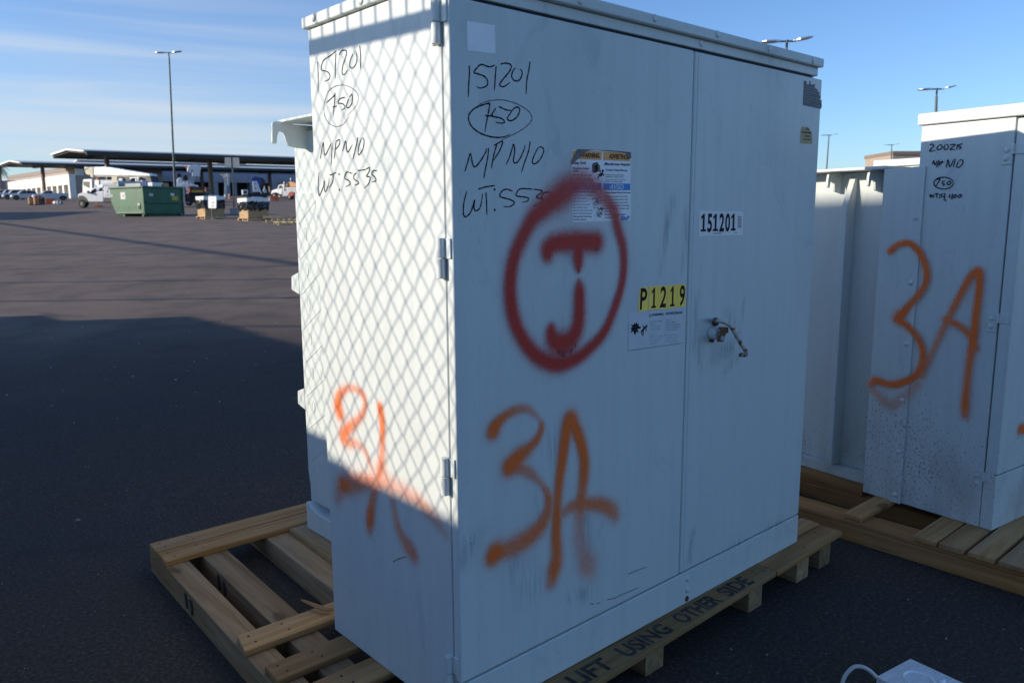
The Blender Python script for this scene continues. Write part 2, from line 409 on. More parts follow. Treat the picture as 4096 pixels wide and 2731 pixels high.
def spray(name, face, z, strokes, mat, off=.0016, step=.0042, wk=1.0, label=None, dk=1.0):
    """soft-edged paint: a patch whose vertices carry how much paint the nozzle left"""
    segs = []
    for s in strokes:
        pp = z(s); ab = [np.concatenate([face.ab(*p[:2]), [p[2] * face.scale(*p[:2]) * wk_scale(z) * wk, p[3] * dk]]) for p in pp]
        sm = smooth_path(ab, 4); segs += list(zip(sm[:-1], sm[1:]))
    A = np.array([q[0] for q in segs]); B = np.array([q[1] for q in segs])
    m = (A[:, 2].max()) * 2.2
    lo = np.minimum(A[:, :2].min(0), B[:, :2].min(0)) - m; hi = np.maximum(A[:, :2].max(0), B[:, :2].max(0)) + m
    nx, ny = int((hi[0] - lo[0]) / step) + 1, int((hi[1] - lo[1]) / step) + 1
    gx, gy = np.meshgrid(lo[0] + np.arange(nx) * step, lo[1] + np.arange(ny) * step, indexing='ij')
    D = np.zeros_like(gx)
    for a, b in zip(A, B):
        d = b[:2] - a[:2]; L = d @ d + 1e-12
        t = np.clip(((gx - a[0]) * d[0] + (gy - a[1]) * d[1]) / L, 0, 1)
        dist = np.hypot(gx - a[0] - t * d[0], gy - a[1] - t * d[1])
        w = a[2] + (b[2] - a[2]) * t; k = a[3] + (b[3] - a[3]) * t
        core = np.minimum(1, 1.12 * np.exp(-.95 * (dist / w) ** 2.0))
        mist = .20 * np.exp(-(dist / (w * 1.45)) ** 2) * (dist < w * 3)
        D = np.maximum(D, k * np.maximum(core, mist))
    keep = D > .006; idx = -np.ones(D.shape, int); cell = keep[:-1, :-1] | keep[1:, :-1] | keep[:-1, 1:] | keep[1:, 1:]
    use = np.zeros(D.shape, bool); use[:-1, :-1] |= cell; use[1:, :-1] |= cell; use[:-1, 1:] |= cell; use[1:, 1:] |= cell
    idx[use] = np.arange(use.sum())
    co = face.O + gx[use][:, None] * face.U + gy[use][:, None] * face.V + off * face.N
    i, j = np.nonzero(cell)
    F = np.stack([idx[i, j], idx[i + 1, j], idx[i + 1, j + 1], idx[i, j + 1]], 1)
    if np.cross(face.U, face.V) @ face.N < 0: F = F[:, ::-1]
    me = bpy.data.meshes.new(name); me.from_pydata(co.tolist(), [], F.tolist()); me.update()
    at = me.attributes.new('paint_amount', 'FLOAT', 'POINT'); at.data.foreach_set('value', D[use].astype(np.float32))
    me.materials.append(M[mat]); o = bpy.data.objects.new(name, me); COL.objects.link(o); o.parent = face.parent
    if label: o['label'] = label
    return o
def wk_scale(z):
    p = z([(0, 0), (1, 0)]); return p[1][0] - p[0][0]

_tc = {}
def serif_one(x0):
    P = [(0, 0), (.5, 0), (.5, .09), (.345, .09), (.345, .70), (.20, .70), (.0, .58), (.0, .48), (.16, .55), (.16, .09), (0, .09)]
    return np.array([(x0 + x, y) for x, y in P])
def digits_geo(body, bold):
    V = []; F = []; x = 0
    for ch in body:
        if ch == '1':
            v = serif_one(x); v = v[[1, 2, 3, 4, 5, 6, 7, 8, 9, 10, 0]]; k = len(V); V += [tuple(q) for q in v]; F.append(tuple(range(k, k + 11))); x += .62; continue
        v, f = text_geo(ch, bold); v = v - (v[:, 0].min(), 0); k = len(V); V += [(x + a, b) for a, b in v]; F += [tuple(i + k for i in q) for q in f]; x += v[:, 0].max() + .10
    return np.array(V), F
def text_geo(body, bold=0.0):
    if (body, bold) in _tc: return _tc[(body, bold)]
    cu = bpy.data.curves.new('t', 'FONT'); cu.body = body; cu.size = 1; cu.resolution_u = 3; cu.offset = bold
    o = bpy.data.objects.new('t', cu); COL.objects.link(o)
    bpy.context.view_layer.update()
    me = o.evaluated_get(bpy.context.evaluated_depsgraph_get()).to_mesh()
    v = np.array([q.co[:2] for q in me.vertices]) if len(me.vertices) else np.zeros((0, 2)); f = [tuple(p.vertices) for p in me.polygons]
    o.evaluated_get(bpy.context.evaluated_depsgraph_get()).to_mesh_clear()
    bpy.data.objects.remove(o); bpy.data.curves.remove(cu)
    _tc[(body, bold)] = (v, f); return v, f
CAPH = .70
def put_text(mb, body, face, pL, pR, cap_px, off=.0012, bold=.012, slant=0, cap_m=None):
    """lettering whose baseline runs from pixel pL to pR on the face"""
    a0 = face.ab(*pL); a1 = face.ab(*pR)
    put_text_ab(mb, body, face, a0, a1, cap_m or cap_px * face.scale(*pL), off, bold, slant)
def put_text_ab(mb, body, face, a0, a1, cap, off=.0012, bold=.012, slant=0):
    v, f = digits_geo(body, bold) if (body.isdigit() and '1' in body and len(body) > 3) else text_geo(body, bold)
    if not len(v): return
    a0 = np.array(a0, float); a1 = np.array(a1, float)
    d = a1 - a0; L = np.linalg.norm(d); d /= L; q = np.array([-d[1], d[0]])
    x0, x1 = v[:, 0].min(), v[:, 0].max(); sx = L / (x1 - x0); sy = cap / CAPH
    X = (v[:, 0] - x0) * sx + slant * v[:, 1] * sy; Y = v[:, 1] * sy
    mb.add([face.pt(*(a0 + x * d + y * q), off) for x, y in zip(X, Y)], f)
def patch(mb, face, px_pts, off=.0003, thick=.0004):
    mb.prism([face.pt(*face.ab(*p), off) for p in px_pts], face.N * thick)
def rpatch(mb, face, c4, off=.0003, thick=.0004, r=.12, sides=(1, 1, 1, 1)):
    """quad with cut-round corners; c4 = pixel corners tl,tr,br,bl"""
    P = [face.ab(*p) for p in c4]; out = []
    for i in range(4):
        p, a, b = P[i], P[i - 1], P[(i + 1) % 4]
        if not sides[i]: out.append(p); continue
        k = r * min(np.linalg.norm(a - p), np.linalg.norm(b - p))
        u = (a - p) / np.linalg.norm(a - p); w = (b - p) / np.linalg.norm(b - p)
        out += [p + u * k, p + .35 * k * (u + w) * .55, p + w * k]
    mb.prism([face.pt(*q, off) for q in out], face.N * thick)

# ================================================================== GROUND
def build_ground():
    S = [-2500, -60, -20, -8, -3, 0, 1.5, 2.5, 3, 3.25, 3.5, 3.75, 4, 4.25, 4.5, 4.75, 5, 7, 10, 16, 26, 45, 80, 120, 150, 200, 400, 2500]
    T = [-2500, -300, -120, -60, -30, -12, -4, 0, 4, 12, 30, 60, 120, 300, 2500]
    mb = MB(); V = []
    for s in S:
        for t in T:
            p = CAM + s * FH + t * RH; V.append((p[0], p[1], ground_h(s)))
    n = len(T)
    mb.add(V, [(i * n + j, i * n + j + 1, (i + 1) * n + j + 1, (i + 1) * n + j) for i in range(len(S) - 1) for j in range(n - 1)])
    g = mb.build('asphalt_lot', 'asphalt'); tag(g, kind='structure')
    # painted lines, thin sheets 4 mm above
    M['linepaint'] = plain('worn_white_line_paint', (.30, .28, .27), .8, 0, .3, 6)
    lm = MB()
    def line(p, q, w):
        A = on_ground(*p); B = on_ground(*q); d = B - A; d[2] = 0; d /= np.linalg.norm(d); k = np.array([-d[1], d[0], 0]) * w / 2
        N = 14; pts = [A + (B - A) * i / N for i in range(N + 1)]; V = []
        for c in pts:
            for sgn in (1, -1):
                e = c + sgn * k; V.append((e[0], e[1], zg_at(e[0], e[1]) + .006))
        lm.add(V, [(2 * i + 1, 2 * i + 3, 2 * i + 2, 2 * i) for i in range(N)])
    line((735, 872), (1400, 915), .10)
    line((360, 838), (470, 848), .12)
    o = lm.build('lot_lines', 'linepaint'); tag(o, kind='structure')
build_ground()

# loose grit: pale chips scattered over the asphalt
def grit():
    mb = MB(); rnd = random.Random(3)
    spots = [on_ground(310, 2080)]
    for _ in range(420):
        px, py = rnd.uniform(0, 4096), rnd.uniform(1000, 2731) ; X = on_ground(px, py); spots.append(X)
    for i, X in enumerate(spots):
        if -.4 < X[0] < 2.05 and -.15 < X[1] < 1.8: continue
        d = np.linalg.norm(X - CAM); r = rnd.choice([.0022, .003, .004, .0055]) if d < 6 else rnd.uniform(.006, .014)
        if i == 0: r = .016
        z = zg_at(X[0], X[1]); a = rnd.uniform(0, 6.3)
        ring = [(X[0] + r * rnd.uniform(.6, 1.2) * math.cos(a + k * 1.257), X[1] + r * rnd.uniform(.6, 1.2) * math.sin(a + k * 1.257), z - .001) for k in range(5)]
        mb.add(ring + [(X[0], X[1], z + r * .7)], [(k, (k + 1) % 5, 5) for k in range(5)])
    tag(mb.build('grit', plain('pale_grit', (.34, .31, .28), .9, 0, .3, 30)), kind='stuff')
grit()

# ================================================================== MAIN TRANSFORMER CABINET
W, D, H = 1.690, .644, 1.80
tr = thing('transformer_cabinet', 'big white transformer cabinet with red circled J and orange 3A, number tiles P1219', 'transformer')
MB().box(.0505, W - .0505, .10, D - .002, .001, 1.793).box(.0003, .05, .031, D, .0, 1.794).box(W - .05, W - .004, .031, D, .0, 1.794).build('cabinet_body', 'paint', tr, .003)
MB().box(.0, .9095, .0, .0275, .1165, 1.7585).build('door', 'paint', tr, .006, 3)
dr = MB().box(.9145, W, .0, .0265, .1165, 1.7575).build('door', 'paint', tr, .006, 3)
MB().box(.930, .936, -.0012, -.00005, .12, 1.752).build('door_edge_fold', 'paint', dr)
M['gap_shade'] = plain('black_gap_shade', (.012, .012, .013), .8)  # black strips put in so the door gaps read as deep shade
MB().box(.9092, .9148, .011, .020, .12, 1.755).build('door_gap_shade', 'gap_shade', tr)
MB().box(.06, 1.63, .010, .022, 1.7575, 1.7665).build('header_gap_shade', 'gap_shade', tr)
MB().box(.010, 1.664, .004, .030, 1.7665, 1.7945).build('door_header', 'paint', tr, .003)
MB().box(.002, W - .002, -.001, .030, .0, .1125).build('sill_panel', 'paint', tr, .003)
lid = MB().box(-.012, 1.674, -.012, D + .014, 1.7955, 1.826).build('lid', 'paint', tr, .005, 3)
front = Face((0, 0, 0), (1, 0, 0), (0, 0, 1), (0, -1, 0), tr)
left = Face((0, 0, 0), (0, 1, 0), (0, 0, 1), (-1, 0, 0), tr)
Z7b = zoom(1700, 0, 1.4255); Z4b = zoom(1700, 2000, 1.3835); Z3 = zoom(1050, 0, 1.7425); Z4 = zoom(1800, 200, 2.0911)
for q in ((865, 10), (1290, 110), (1648, 200), (1945, 282), (2195, 350)):
    a, b = front.ab(*Z7b([q])[0]); MB().dome((a, -.012, b), (0, -1, 0), .011, .004).build('bolt', 'bolt', lid, smooth=True)
a, b = front.ab(*Z7b([(1580, 247)])[0]); MB().dome((a, .004, b), (0, -1, 0), .011, .004).build('bolt', 'bolt', tr, smooth=True)
for q in ((385, 130), (715, 10)):
    a, b = left.ab(*Z3([q])[0]); MB().dome((-.012, a, b), (-1, 0, 0), .012, .005).build('bolt', 'bolt', lid, smooth=True)
for i, q in enumerate(((1452, 435), (1450, 495), (1447, 543))):
    a, b = front.ab(*Z4b([q])[0]); o = MB().dome((a, -.001, b), (0, -1, 0), .010, .005).build('bolt', 'rust' if i == 2 else 'bolt', tr, smooth=True)
    if i == 2: o['label'] = 'rusty brown bolt'
# hinges on the seam of the left face
for zc in (1.706, 1.184, .656, .138):
    h = MB().cyl((-.010, .036, zc - .047), (-.010, .036, zc - .001), .0105, n=14).cyl((-.010, .036, zc + .001), (-.010, .036, zc + .047), .0105, n=14)
    h.box(-.004, .0, .006, .036, zc - .001, zc + .046).box(-.004, .0, .036, .062, zc - .046, zc)
    ho = h.build('hinge', 'paint', tr, .0015)
    MB().dome((-.004, .055, zc - .014), (-1, 0, 0), .006, .005).dome((-.004, .055, zc - .036), (-1, 0, 0), .006, .005).build('rivet', 'bolt', ho, smooth=True)
# tank behind the doors
TX = .335
tank = MB().box(TX + .008, W - .25, D, 1.442, .12, 1.60).build('tank', 'tankpaint', tr, .004)
MB().box(.245, W - .12, D + .001, 1.362, 1.624, 1.634).build('tank_cover', 'tankpaint', tr, .002)
MB().box(TX + .04, W - .26, D + .001, 1.445, 1.601, 1.619).build('tank_rim', 'tankpaint', tr, .002)
MB().prism([(TX - .01, .70, .0), (TX - .01, 1.452, .0), (TX - .01, 1.452, .113), (TX - .01, 1.36, .085), (TX - .01, .70, .085)], (1.2, 0, 0)).build('base_channel', 'tankpaint', tr, .003)
pn = MB(); yy0, yy1, z0, z1 = .66, 1.435, .13, 1.37; rr = .12
poly = [(TX, yy0, z0), (TX, yy1 - rr, z0)] + [(TX, yy1 - rr + rr * math.sin(t), z0 + rr - rr * math.cos(t)) for t in (.4, .8, 1.2)] + [(TX, yy1, z0 + rr), (TX, yy1, z1), (TX, yy0, z1)]
pn.prism(poly, (.0075, 0, 0))
for k in range(18):                                                   # slanting pressed ribs
    zc = .02 + k * .137
    A = np.array([TX, yy1 - .02, zc]); B = np.array([TX, yy0, zc + .46])
    if B[2] > z1 - .03: B = A + (B - A) * (z1 - .03 - A[2]) / (B[2] - A[2])
    if A[2] < z0 + .14: A = A + (B - A) * (z0 + .14 - A[2]) / (B[2] - A[2])
    if A[2] < z1 - .08 and B[2] > A[2] + .02: pn.tube([A + (.0012, 0, 0), B + (.0012, 0, 0)], .0034, 6)
for k in range(10):                                                   # oval dimples
    for c in range(4):
        yc = yy1 - .07 - c * .19; zc = .120 + k * .137 + c * .116
        if zc > z1 - .10 or zc < z0 + .06: continue
        pn.tube([(TX + .0016, yc + .011 * math.cos(t), zc + .024 * math.sin(t)) for t in np.linspace(0, 6.283, 13)[:-1]], .0035, 5, True)
pn.build('cooling_panel', 'tankpaint', tr, smooth=True)
# lifting hook plate and brackets
yk = 1.334
hk = [(.209, 1.618), (.205, 1.551), (.213, 1.545), (.223, 1.547), (.226, 1.573), (.233, 1.589), (.241, 1.592), (.249, 1.588), (.255, 1.576), (.261, 1.555), (.268, 1.542), (.300, 1.535), (.386, 1.530), (.386, 1.619), (.29, 1.619), (.286, 1.628), (.218, 1.625)]
MB().prism([(x, yk, z) for x, z in hk], (0, .012, 0)).build('lifting_hook', 'tankpaint', tr, .002)
for zc, y1 in ((1.015, 1.507), (.545, 1.502)):
    MB().prism([(TX, 1.44, zc + .050), (TX, y1 - .004, zc + .030), (TX, y1, zc - .025), (TX, 1.44, zc - .040)], (.09, 0, 0)).build('tank_bracket', 'tankpaint', tr, .003)

# handle and lock
ZH = zoom(2400, 800, 2.24)
def off_front(p, y): return on_plane(*ZH([p])[0], (0, y, 0), (0, -1, 0))
hp = [off_front((1030, 1090), -.001), off_front((1032, 1068), -.022), off_front((1060, 1078), -.045), off_front((1120, 1095), -.055), off_front((1172, 1130), -.058),
      off_front((1215, 1200), -.058), off_front((1262, 1285), -.058), off_front((1300, 1345), -.058), off_front((1308, 1380), -.055), off_front((1290, 1388), -.045), off_front((1250, 1386), -.030)]
hd = MB().tube(smooth_path(hp, 5), .0072, 10).build('handle', 'rustpaint', tr, smooth=True)
MB().cyl(off_front((1030, 1100), -.001), off_front((1031, 1085), -.006), .013, n=14).build('handle_foot', 'rust', hd, smooth=True)
mbk = MB(); br = [(1068, 1135), (1150, 1140), (1152, 1185), (1128, 1200), (1108, 1272), (1056, 1270), (1060, 1240), (1085, 1200), (1088, 1170)]
mbk.prism([off_front(p, -.050) for p in br], (0, .004, 0)); mbk.build('padlock_hasp', 'rust', hd, .001)
MB().cyl(off_front((1098, 1238), -.0545), off_front((1098, 1238), -.0515), .0075, n=14).build('hasp_hole', plain('pale_hole', (.40, .42, .45)), hd)
lc = off_front((995, 1188), 0.0)
lk = MB().cyl((lc[0], -.001, lc[2]), (lc[0], -.030, lc[2]), .021, n=22).build('lock_cylinder', 'paint', tr, .002)
MB().cyl((lc[0], -.0305, lc[2]), (lc[0], -.033, lc[2]), .013, n=6).build('lock_bolt', 'zinc', lk, .001)
MB().cyl((lc[0] - .004, -.001, lc[2] - .024), (lc[0] - .004, -.012, lc[2] - .026), .006, n=8).build('lock_stop', 'rust', lk)

# ---- handwriting on the front
S = [[(160, 130), (162, 200), (155, 300), (153, 397)],
     [(375, 128), (330, 143), (275, 125), (255, 125), (235, 140), (200, 188), (230, 200), (290, 225), (315, 270), (300, 305), (250, 320), (222, 305)],
     [(385, 135), (378, 230), (371, 340)],
     [(420, 122), (455, 112), (500, 120), (512, 145), (490, 190), (440, 250), (415, 290), (425, 305), (450, 308), (480, 290), (502, 273)],
     [(545, 150), (522, 185), (515, 225), (535, 255), (565, 260), (590, 240), (602, 200), (598, 175), (582, 158)],
     [(668, 97), (660, 160), (642, 260), (635, 375)],
     [(215, 480), (165, 530), (155, 580), (180, 640), (240, 690), (320, 722), (400, 733), (460, 725), (505, 707)],
     [(430, 755), (520, 712), (590, 675), (650, 630), (685, 580), (670, 530), (620, 485), (540, 445), (440, 420), (340, 425), (260, 450), (215, 482)],
     [(210, 488), (260, 465), (325, 448), (330, 470), (315, 550), (300, 630), (292, 688)], [(292, 550), (325, 553), (360, 548)],
     [(382, 490), (355, 530), (350, 555), (400, 565), (440, 580), (455, 605), (430, 614), (380, 605)], [(408, 475), (470, 502), (515, 508)],
     [(515, 510), (550, 480), (575, 485), (583, 510), (560, 560), (520, 590), (490, 590), (480, 570), (505, 530), (520, 510)],
     [(123, 1017), (150, 930), (170, 868), (190, 960), (215, 975), (260, 920), (300, 850), (303, 820)], [(322, 820), (315, 900), (295, 1000), (281, 1078)],
     [(390, 795), (365, 880), (345, 993)], [(368, 800), (435, 765), (432, 800), (405, 860), (355, 935)],
     [(468, 960), (500, 890), (530, 790), (540, 850), (530, 930), (555, 945), (590, 900), (620, 830), (628, 795)], [(670, 765), (655, 850), (620, 950), (597, 1025)],
     [(735, 820), (700, 890), (688, 940), (710, 953), (750, 920), (780, 860), (780, 825), (755, 812), (735, 820)],
     [(140, 1180), (115, 1280), (112, 1370), (130, 1395), (170, 1360), (195, 1290), (205, 1255), (200, 1320), (215, 1345), (250, 1320), (268, 1240), (270, 1200)],
     [(235, 1165), (300, 1145), (375, 1135)], [(300, 1190), (305, 1280), (308, 1380)],
     [(522, 1180), (470, 1165), (430, 1185), (418, 1225), (480, 1245), (530, 1265), (535, 1285), (500, 1310), (445, 1310)],
     [(690, 1165), (620, 1160), (580, 1165), (560, 1190), (555, 1220), (620, 1230), (655, 1240), (645, 1265), (600, 1275)],
     [(700, 1165), (760, 1175), (770, 1190), (720, 1230), (760, 1245), (765, 1270), (695, 1307)],
     [(852, 1198), (810, 1190), (780, 1200), (765, 1235), (800, 1265), (845, 1290), (845, 1315), (815, 1325), (780, 1310)]]
def handwriting(face, z, S, w, groups, dots, r, par, where, thin=()):
    for txt, i0, i1, nd in groups:
        mk = marker_lines(face, z, S[i0:i1], w, thin=tuple(k - i0 for k in thin))
        if nd:
            for q in dots: dot(mk, face, z([q])[0], r)
        mk.build('handwriting', 'marker', par)['label'] = 'black handwriting %s on the %s' % (txt, where)
handwriting(front, Z4, S, .0034, (('151201', 0, 6, 0), ('750 in an oval', 6, 13, 0), ('N/P N/0', 13, 20, 0), ('WT: 5535', 20, len(S), 1)), ((372, 1168), (373, 1338)), .003, tr, 'shaded front', (7,))
S = [[(385, 432), (388, 530), (388, 650)], [(515, 355), (480, 385), (428, 420), (412, 460), (414, 490), (450, 500), (470, 525), (462, 555), (430, 570)],
     [(512, 370), (508, 460), (507, 552)], [(532, 385), (555, 355), (585, 357), (580, 400), (560, 460), (555, 510), (570, 522), (595, 488)],
     [(630, 378), (610, 430), (610, 465), (630, 475), (655, 440), (658, 390), (650, 362)], [(678, 320), (685, 400), (683, 485)],
     [(604, 813), (560, 870), (505, 882), (455, 850), (430, 790), (432, 720), (460, 640), (510, 602), (570, 595), (630, 620), (665, 660), (665, 710), (640, 755), (588, 812)],
     [(447, 717), (500, 668), (506, 655), (500, 740), (492, 815)], [(490, 748), (518, 740)],
     [(575, 680), (540, 690), (528, 720), (560, 725), (575, 750), (552, 770)], [(600, 690), (585, 740), (600, 752), (625, 715), (625, 660), (605, 680)],
     [(403, 1108), (420, 1010), (425, 1000), (430, 1060), (440, 1080), (470, 1020), (480, 1000)], [(485, 1020), (482, 1090), (477, 1158)],
     [(513, 990), (500, 1108)], [(513, 987), (538, 975), (535, 1010), (505, 1047)], [(558, 1055), (580, 985), (588, 1050), (600, 1057), (627, 1008)],
     [(665, 957), (650, 1030), (630, 1112)], [(690, 965), (668, 1040), (672, 1080), (700, 1040), (708, 980), (695, 958)],
     [(395, 1200), (388, 1290), (392, 1350), (400, 1360), (425, 1300), (430, 1260), (432, 1320), (440, 1335), (460, 1290), (465, 1240)],
     [(470, 1222), (515, 1203)], [(492, 1215), (490, 1265), (465, 1310)],
     [(627, 1210), (590, 1200), (575, 1225), (575, 1245), (605, 1262), (610, 1285), (580, 1303)],
     [(655, 1205), (637, 1225), (640, 1250), (665, 1265), (670, 1280), (643, 1292)], [(665, 1190), (720, 1183)],
     [(722, 1180), (745, 1170), (742, 1200), (725, 1230), (750, 1235), (740, 1280), (710, 1312)],
     [(797, 1192), (775, 1190), (762, 1215), (785, 1235), (790, 1260), (763, 1270)]]
handwriting(left, Z3, S, .0029, (('151201', 0, 6, 0), ('750 in a ring', 6, 11, 0), ('N/P N/0', 11, 18, 0), ('WT: 5535', 18, len(S), 1)), ((534, 1215), (536, 1323)), .0028, tr, 'sunlit side', (6,))

# ---- spray paint
ZJ = zoom(1950, 800, 2.0908); Z3A = zoom(1850, 1450, 1.568); ZL = zoom(1200, 1400, 1.1786)
ring = [(646, -74), (586, -24), (506, 36), (386, 145), (320, 250), (262, 370), (220, 480), (196, 600), (186, 720), (192, 850), (215, 980), (250, 1080), (310, 1190), (390, 1285), (480, 1345),
        (580, 1370), (680, 1350), (770, 1305), (860, 1230), (950, 1135), (1010, 1030), (1060, 900), (1108, 750), (1132, 620), (1137, 480), (1122, 360), (1090, 250), (1046, 76), (976, -14), (906, -94), (816, -144), (736, -134), (646, -74)]
wr = [80, 78, 66, 54, 48, 48, 46, 46, 46, 46, 46, 44, 44, 44, 46, 46, 42, 38, 36, 34, 32, 32, 30, 30, 32, 34, 36, 40, 46, 56, 66, 74, 80]
dr_ = [.82, .85, .88, .9, .9, .9, .95, .98, 1, 1, 1, 1, 1, 1, 1, 1, .97, .95, .93, .92, .9, .88, .88, .88, .85, .85, .82, .72, .62, .60, .62, .7, .82]
spray('spray_paint', front, ZJ, [[(x, y, w, d) for (x, y), w, d in zip(ring, wr, dr_)]], 'red_spray', .0024, wk=1.5, label='red sprayed ring')
spray('spray_paint', front, ZJ, [[(500, 452, 42, .95), (505, 405, 48, .97), (560, 365, 50, .97), (650, 352, 52, .97), (750, 350, 54, 1), (850, 350, 52, 1), (905, 350, 52, 1)],
      [(755, 380, 46, 1), (755, 460, 42, 1), (757, 530, 32, .95), (757, 585, 16, .8)],
      [(762, 680, 18, .6), (765, 760, 36, .97), (765, 900, 40, 1), (757, 1020, 44, 1), (730, 1110, 48, 1), (680, 1175, 55, 1), (615, 1195, 58, 1), (555, 1175, 50, 1), (530, 1110, 38, .97), (530, 1065, 26, .8)]],
      'red_spray', .0027, wk=1.62, label='red sprayed J inside the ring')
M['red_drip'] = plain('red_drip_paint', (.19, .012, .012), .4, 0, .1)
for x, y0, y1 in ((583, 1250, 1290), (597, 1250, 1292), (618, 1250, 1312), (636, 1250, 1315), (655, 1250, 1284), (683, 1240, 1280), (698, 1230, 1282), (728, 1200, 1242), (893, 395, 430), (908, 395, 432), (922, 395, 424), (757, 560, 610)):
    dp = MB(); ribbon(dp, front, ZJ([(x, y0), (x + 1, (y0 + y1) / 2), (x, y1)]), .0032, .0032); dp.build('paint_drip', 'red_drip', tr)
o3a = [[(190, 430, 33, 1), (202, 398, 30, .95), (250, 345, 24, .75), (310, 305, 22, .62), (380, 288, 20, .5), (430, 305, 18, .36), (478, 352, 14, .3), (495, 400, 17, .65), (470, 470, 20, .75), (420, 530, 26, .75), (350, 590, 38, .9), (295, 650, 40, 1)],
       [(320, 650, 34, .75), (370, 665, 28, .55), (420, 690, 25, .5), (480, 745, 18, .36), (515, 790, 18, .5), (538, 850, 24, .65), (532, 930, 30, .68), (490, 1020, 38, .68), (420, 1090, 42, .7), (340, 1140, 44, .62), (260, 1175, 40, .65), (205, 1190, 42, 1), (190, 1212, 38, 1)],
       [(558, 1370, 32, .5), (575, 1290, 36, .85), (590, 1200, 32, .75), (585, 1080, 28, .85), (590, 950, 28, .85), (595, 850, 25, .75), (605, 740, 26, .85), (622, 620, 28, .95), (642, 480, 30, 1), (660, 380, 34, 1), (676, 352, 34, 1), (702, 400, 30, 1), (737, 490, 28, 1), (760, 600, 28, .95), (760, 700, 30, .85), (748, 800, 30, .65), (740, 880, 34, .72), (733, 980, 38, .32), (730, 1080, 40, .28), (750, 1180, 44, .28), (780, 1260, 52, .36), (805, 1310, 44, .2)],
       [(610, 960, 28, .34), (660, 915, 28, .45), (720, 890, 32, .65), (800, 883, 30, .65), (880, 893, 32, .65), (940, 930, 34, .55), (958, 965, 30, .35)]]
spray('spray_paint', front, Z3A, o3a, 'orange_spray', .0022, wk=1.42, label='orange sprayed 3A')
spray('spray_paint', left, ZL, [[(190, 300, 20, .85), (180, 260, 20, .95), (187, 215, 16, .85), (215, 185, 13, .55), (250, 178, 11, .45), (290, 200, 11, .6), (308, 240, 11, .6), (300, 290, 12, .6), (268, 335, 14, .6), (225, 372, 20, .75), (205, 405, 20, .85), (232, 432, 18, .55), (280, 445, 13, .35), (310, 480, 11, .4), (330, 530, 11, .35), (348, 585, 12, .2)],
      [(378, 268, 13, 1), (385, 310, 14, .95), (390, 360, 13, .95), (388, 430, 14, .65), (388, 500, 16, .55), (380, 560, 20, .65), (362, 625, 17, .55), (345, 700, 17, .65), (332, 790, 19, .95), (328, 845, 18, .45)],
      [(398, 560, 13, .35), (420, 640, 13, .35), (440, 720, 15, .35), (460, 820, 17, .45), (490, 890, 21, .55), (530, 950, 24, .62), (548, 985, 18, .25)],
      [(205, 635, 26, .95), (250, 630, 28, .65), (320, 620, 26, .55), (390, 620, 26, .45), (460, 650, 26, .32), (560, 710, 22, .38), (640, 800, 20, .32), (688, 868, 17, .22)],
      [(195, 640, 26, .6), (178, 700, 22, .3)]], 'orange_spray', .0020, wk=1.6, dk=.82, label='faint orange sprayed 21 on the half sunlit side')

# ---- hand and tool smears on the doors
def smear_mat():
    t = NT('grey_hand_smear'); at = t.n.new('ShaderNodeAttribute'); at.attribute_name = 'paint_amount'
    n = t.noise(1, (70, 70, 7), 4, (1, 2, 3), .6, .4)
    t.color(t.mix(t.noise(8), (.30, .34, .40), (.40, .44, .50))); t.set(Roughness=.6)
    t.set(Alpha=t.math('MULTIPLY', at.outputs['Fac'], t.math('MULTIPLY', t.ramp(n, .36, .66), .62))); return t.m
M['smear'] = smear_mat()
SM = [('grey smear left of the door gap', ZH, [[(650, 20, 60, .5), (610, 200, 55, .6), (570, 420, 45, .5), (540, 640, 40, .3)], [(760, 120, 40, .35), (770, 420, 45, .45), (740, 620, 40, .3)]]),
      ('grey smears round the handle', ZH, [[(1130, 1010, 45, .4), (1220, 1150, 55, .55), (1180, 1300, 60, .5), (1030, 1400, 70, .4)], [(880, 830, 40, .35), (850, 1050, 50, .45), (870, 1330, 60, .5), (930, 1500, 55, .3)], [(1290, 860, 22, .4), (1270, 1080, 24, .35)], [(1220, 1420, 40, .35), (1130, 1520, 50, .3)]]),
      ('grey smear beside the orange A', Z3A, [[(560, 480, 70, .55), (555, 600, 70, .45)], [(60, 1130, 60, .5), (110, 1060, 50, .4)], [(330, 1260, 110, .35), (430, 1400, 120, .3)], [(690, 1460, 40, .55), (800, 1450, 50, .45)], [(780, 980, 50, .4), (770, 1200, 60, .3)]]),
      ('pale scuffs along the sill', Z4b, [[(1480, 180, 22, .6), (1460, 330, 22, .6), (1490, 250, 20, .4)], [(1640, 330, 40, .45), (1740, 260, 46, .5)], [(1890, 190, 44, .5), (1960, 130, 40, .4)], [(640, 890, 26, .6), (600, 930, 20, .4)], [(950, 740, 22, .55), (1010, 770, 20, .45)], [(1560, 470, 40, .5), (1630, 350, 30, .4)], [(540, 950, 50, .3), (720, 860, 50, .3)], [(260, 240, 50, .4), (215, 340, 46, .35)]])]
for lb, zz, st_ in SM:
    for grp in ([[q] for q in st_] if 'sill' in lb or 'beside' in lb else [st_]): spray('dirt_smear', front, zz, grp, 'smear', .0009, .006, label=lb)

# ---- scratches near the sill
M['scratch'] = plain('brown_scratch', (.16, .125, .075), .8)
for s in ([(1125, 409), (1170, 388), (1228, 367)], [(1005, 549), (1050, 540), (1090, 520), (1160, 492), (1185, 480)], [(912, 570), (935, 574)], [(948, 571), (970, 566)]):
    sc = MB(); ribbon(sc, front, Z4b(s), .0024, .0006); sc.build('scratch', 'scratch', tr)
sc = MB(); ribbon(sc, left, ZL([(438, 997), (465, 982), (505, 972)]), .0022, .0006); sc.build('scratch', 'scratch', tr)

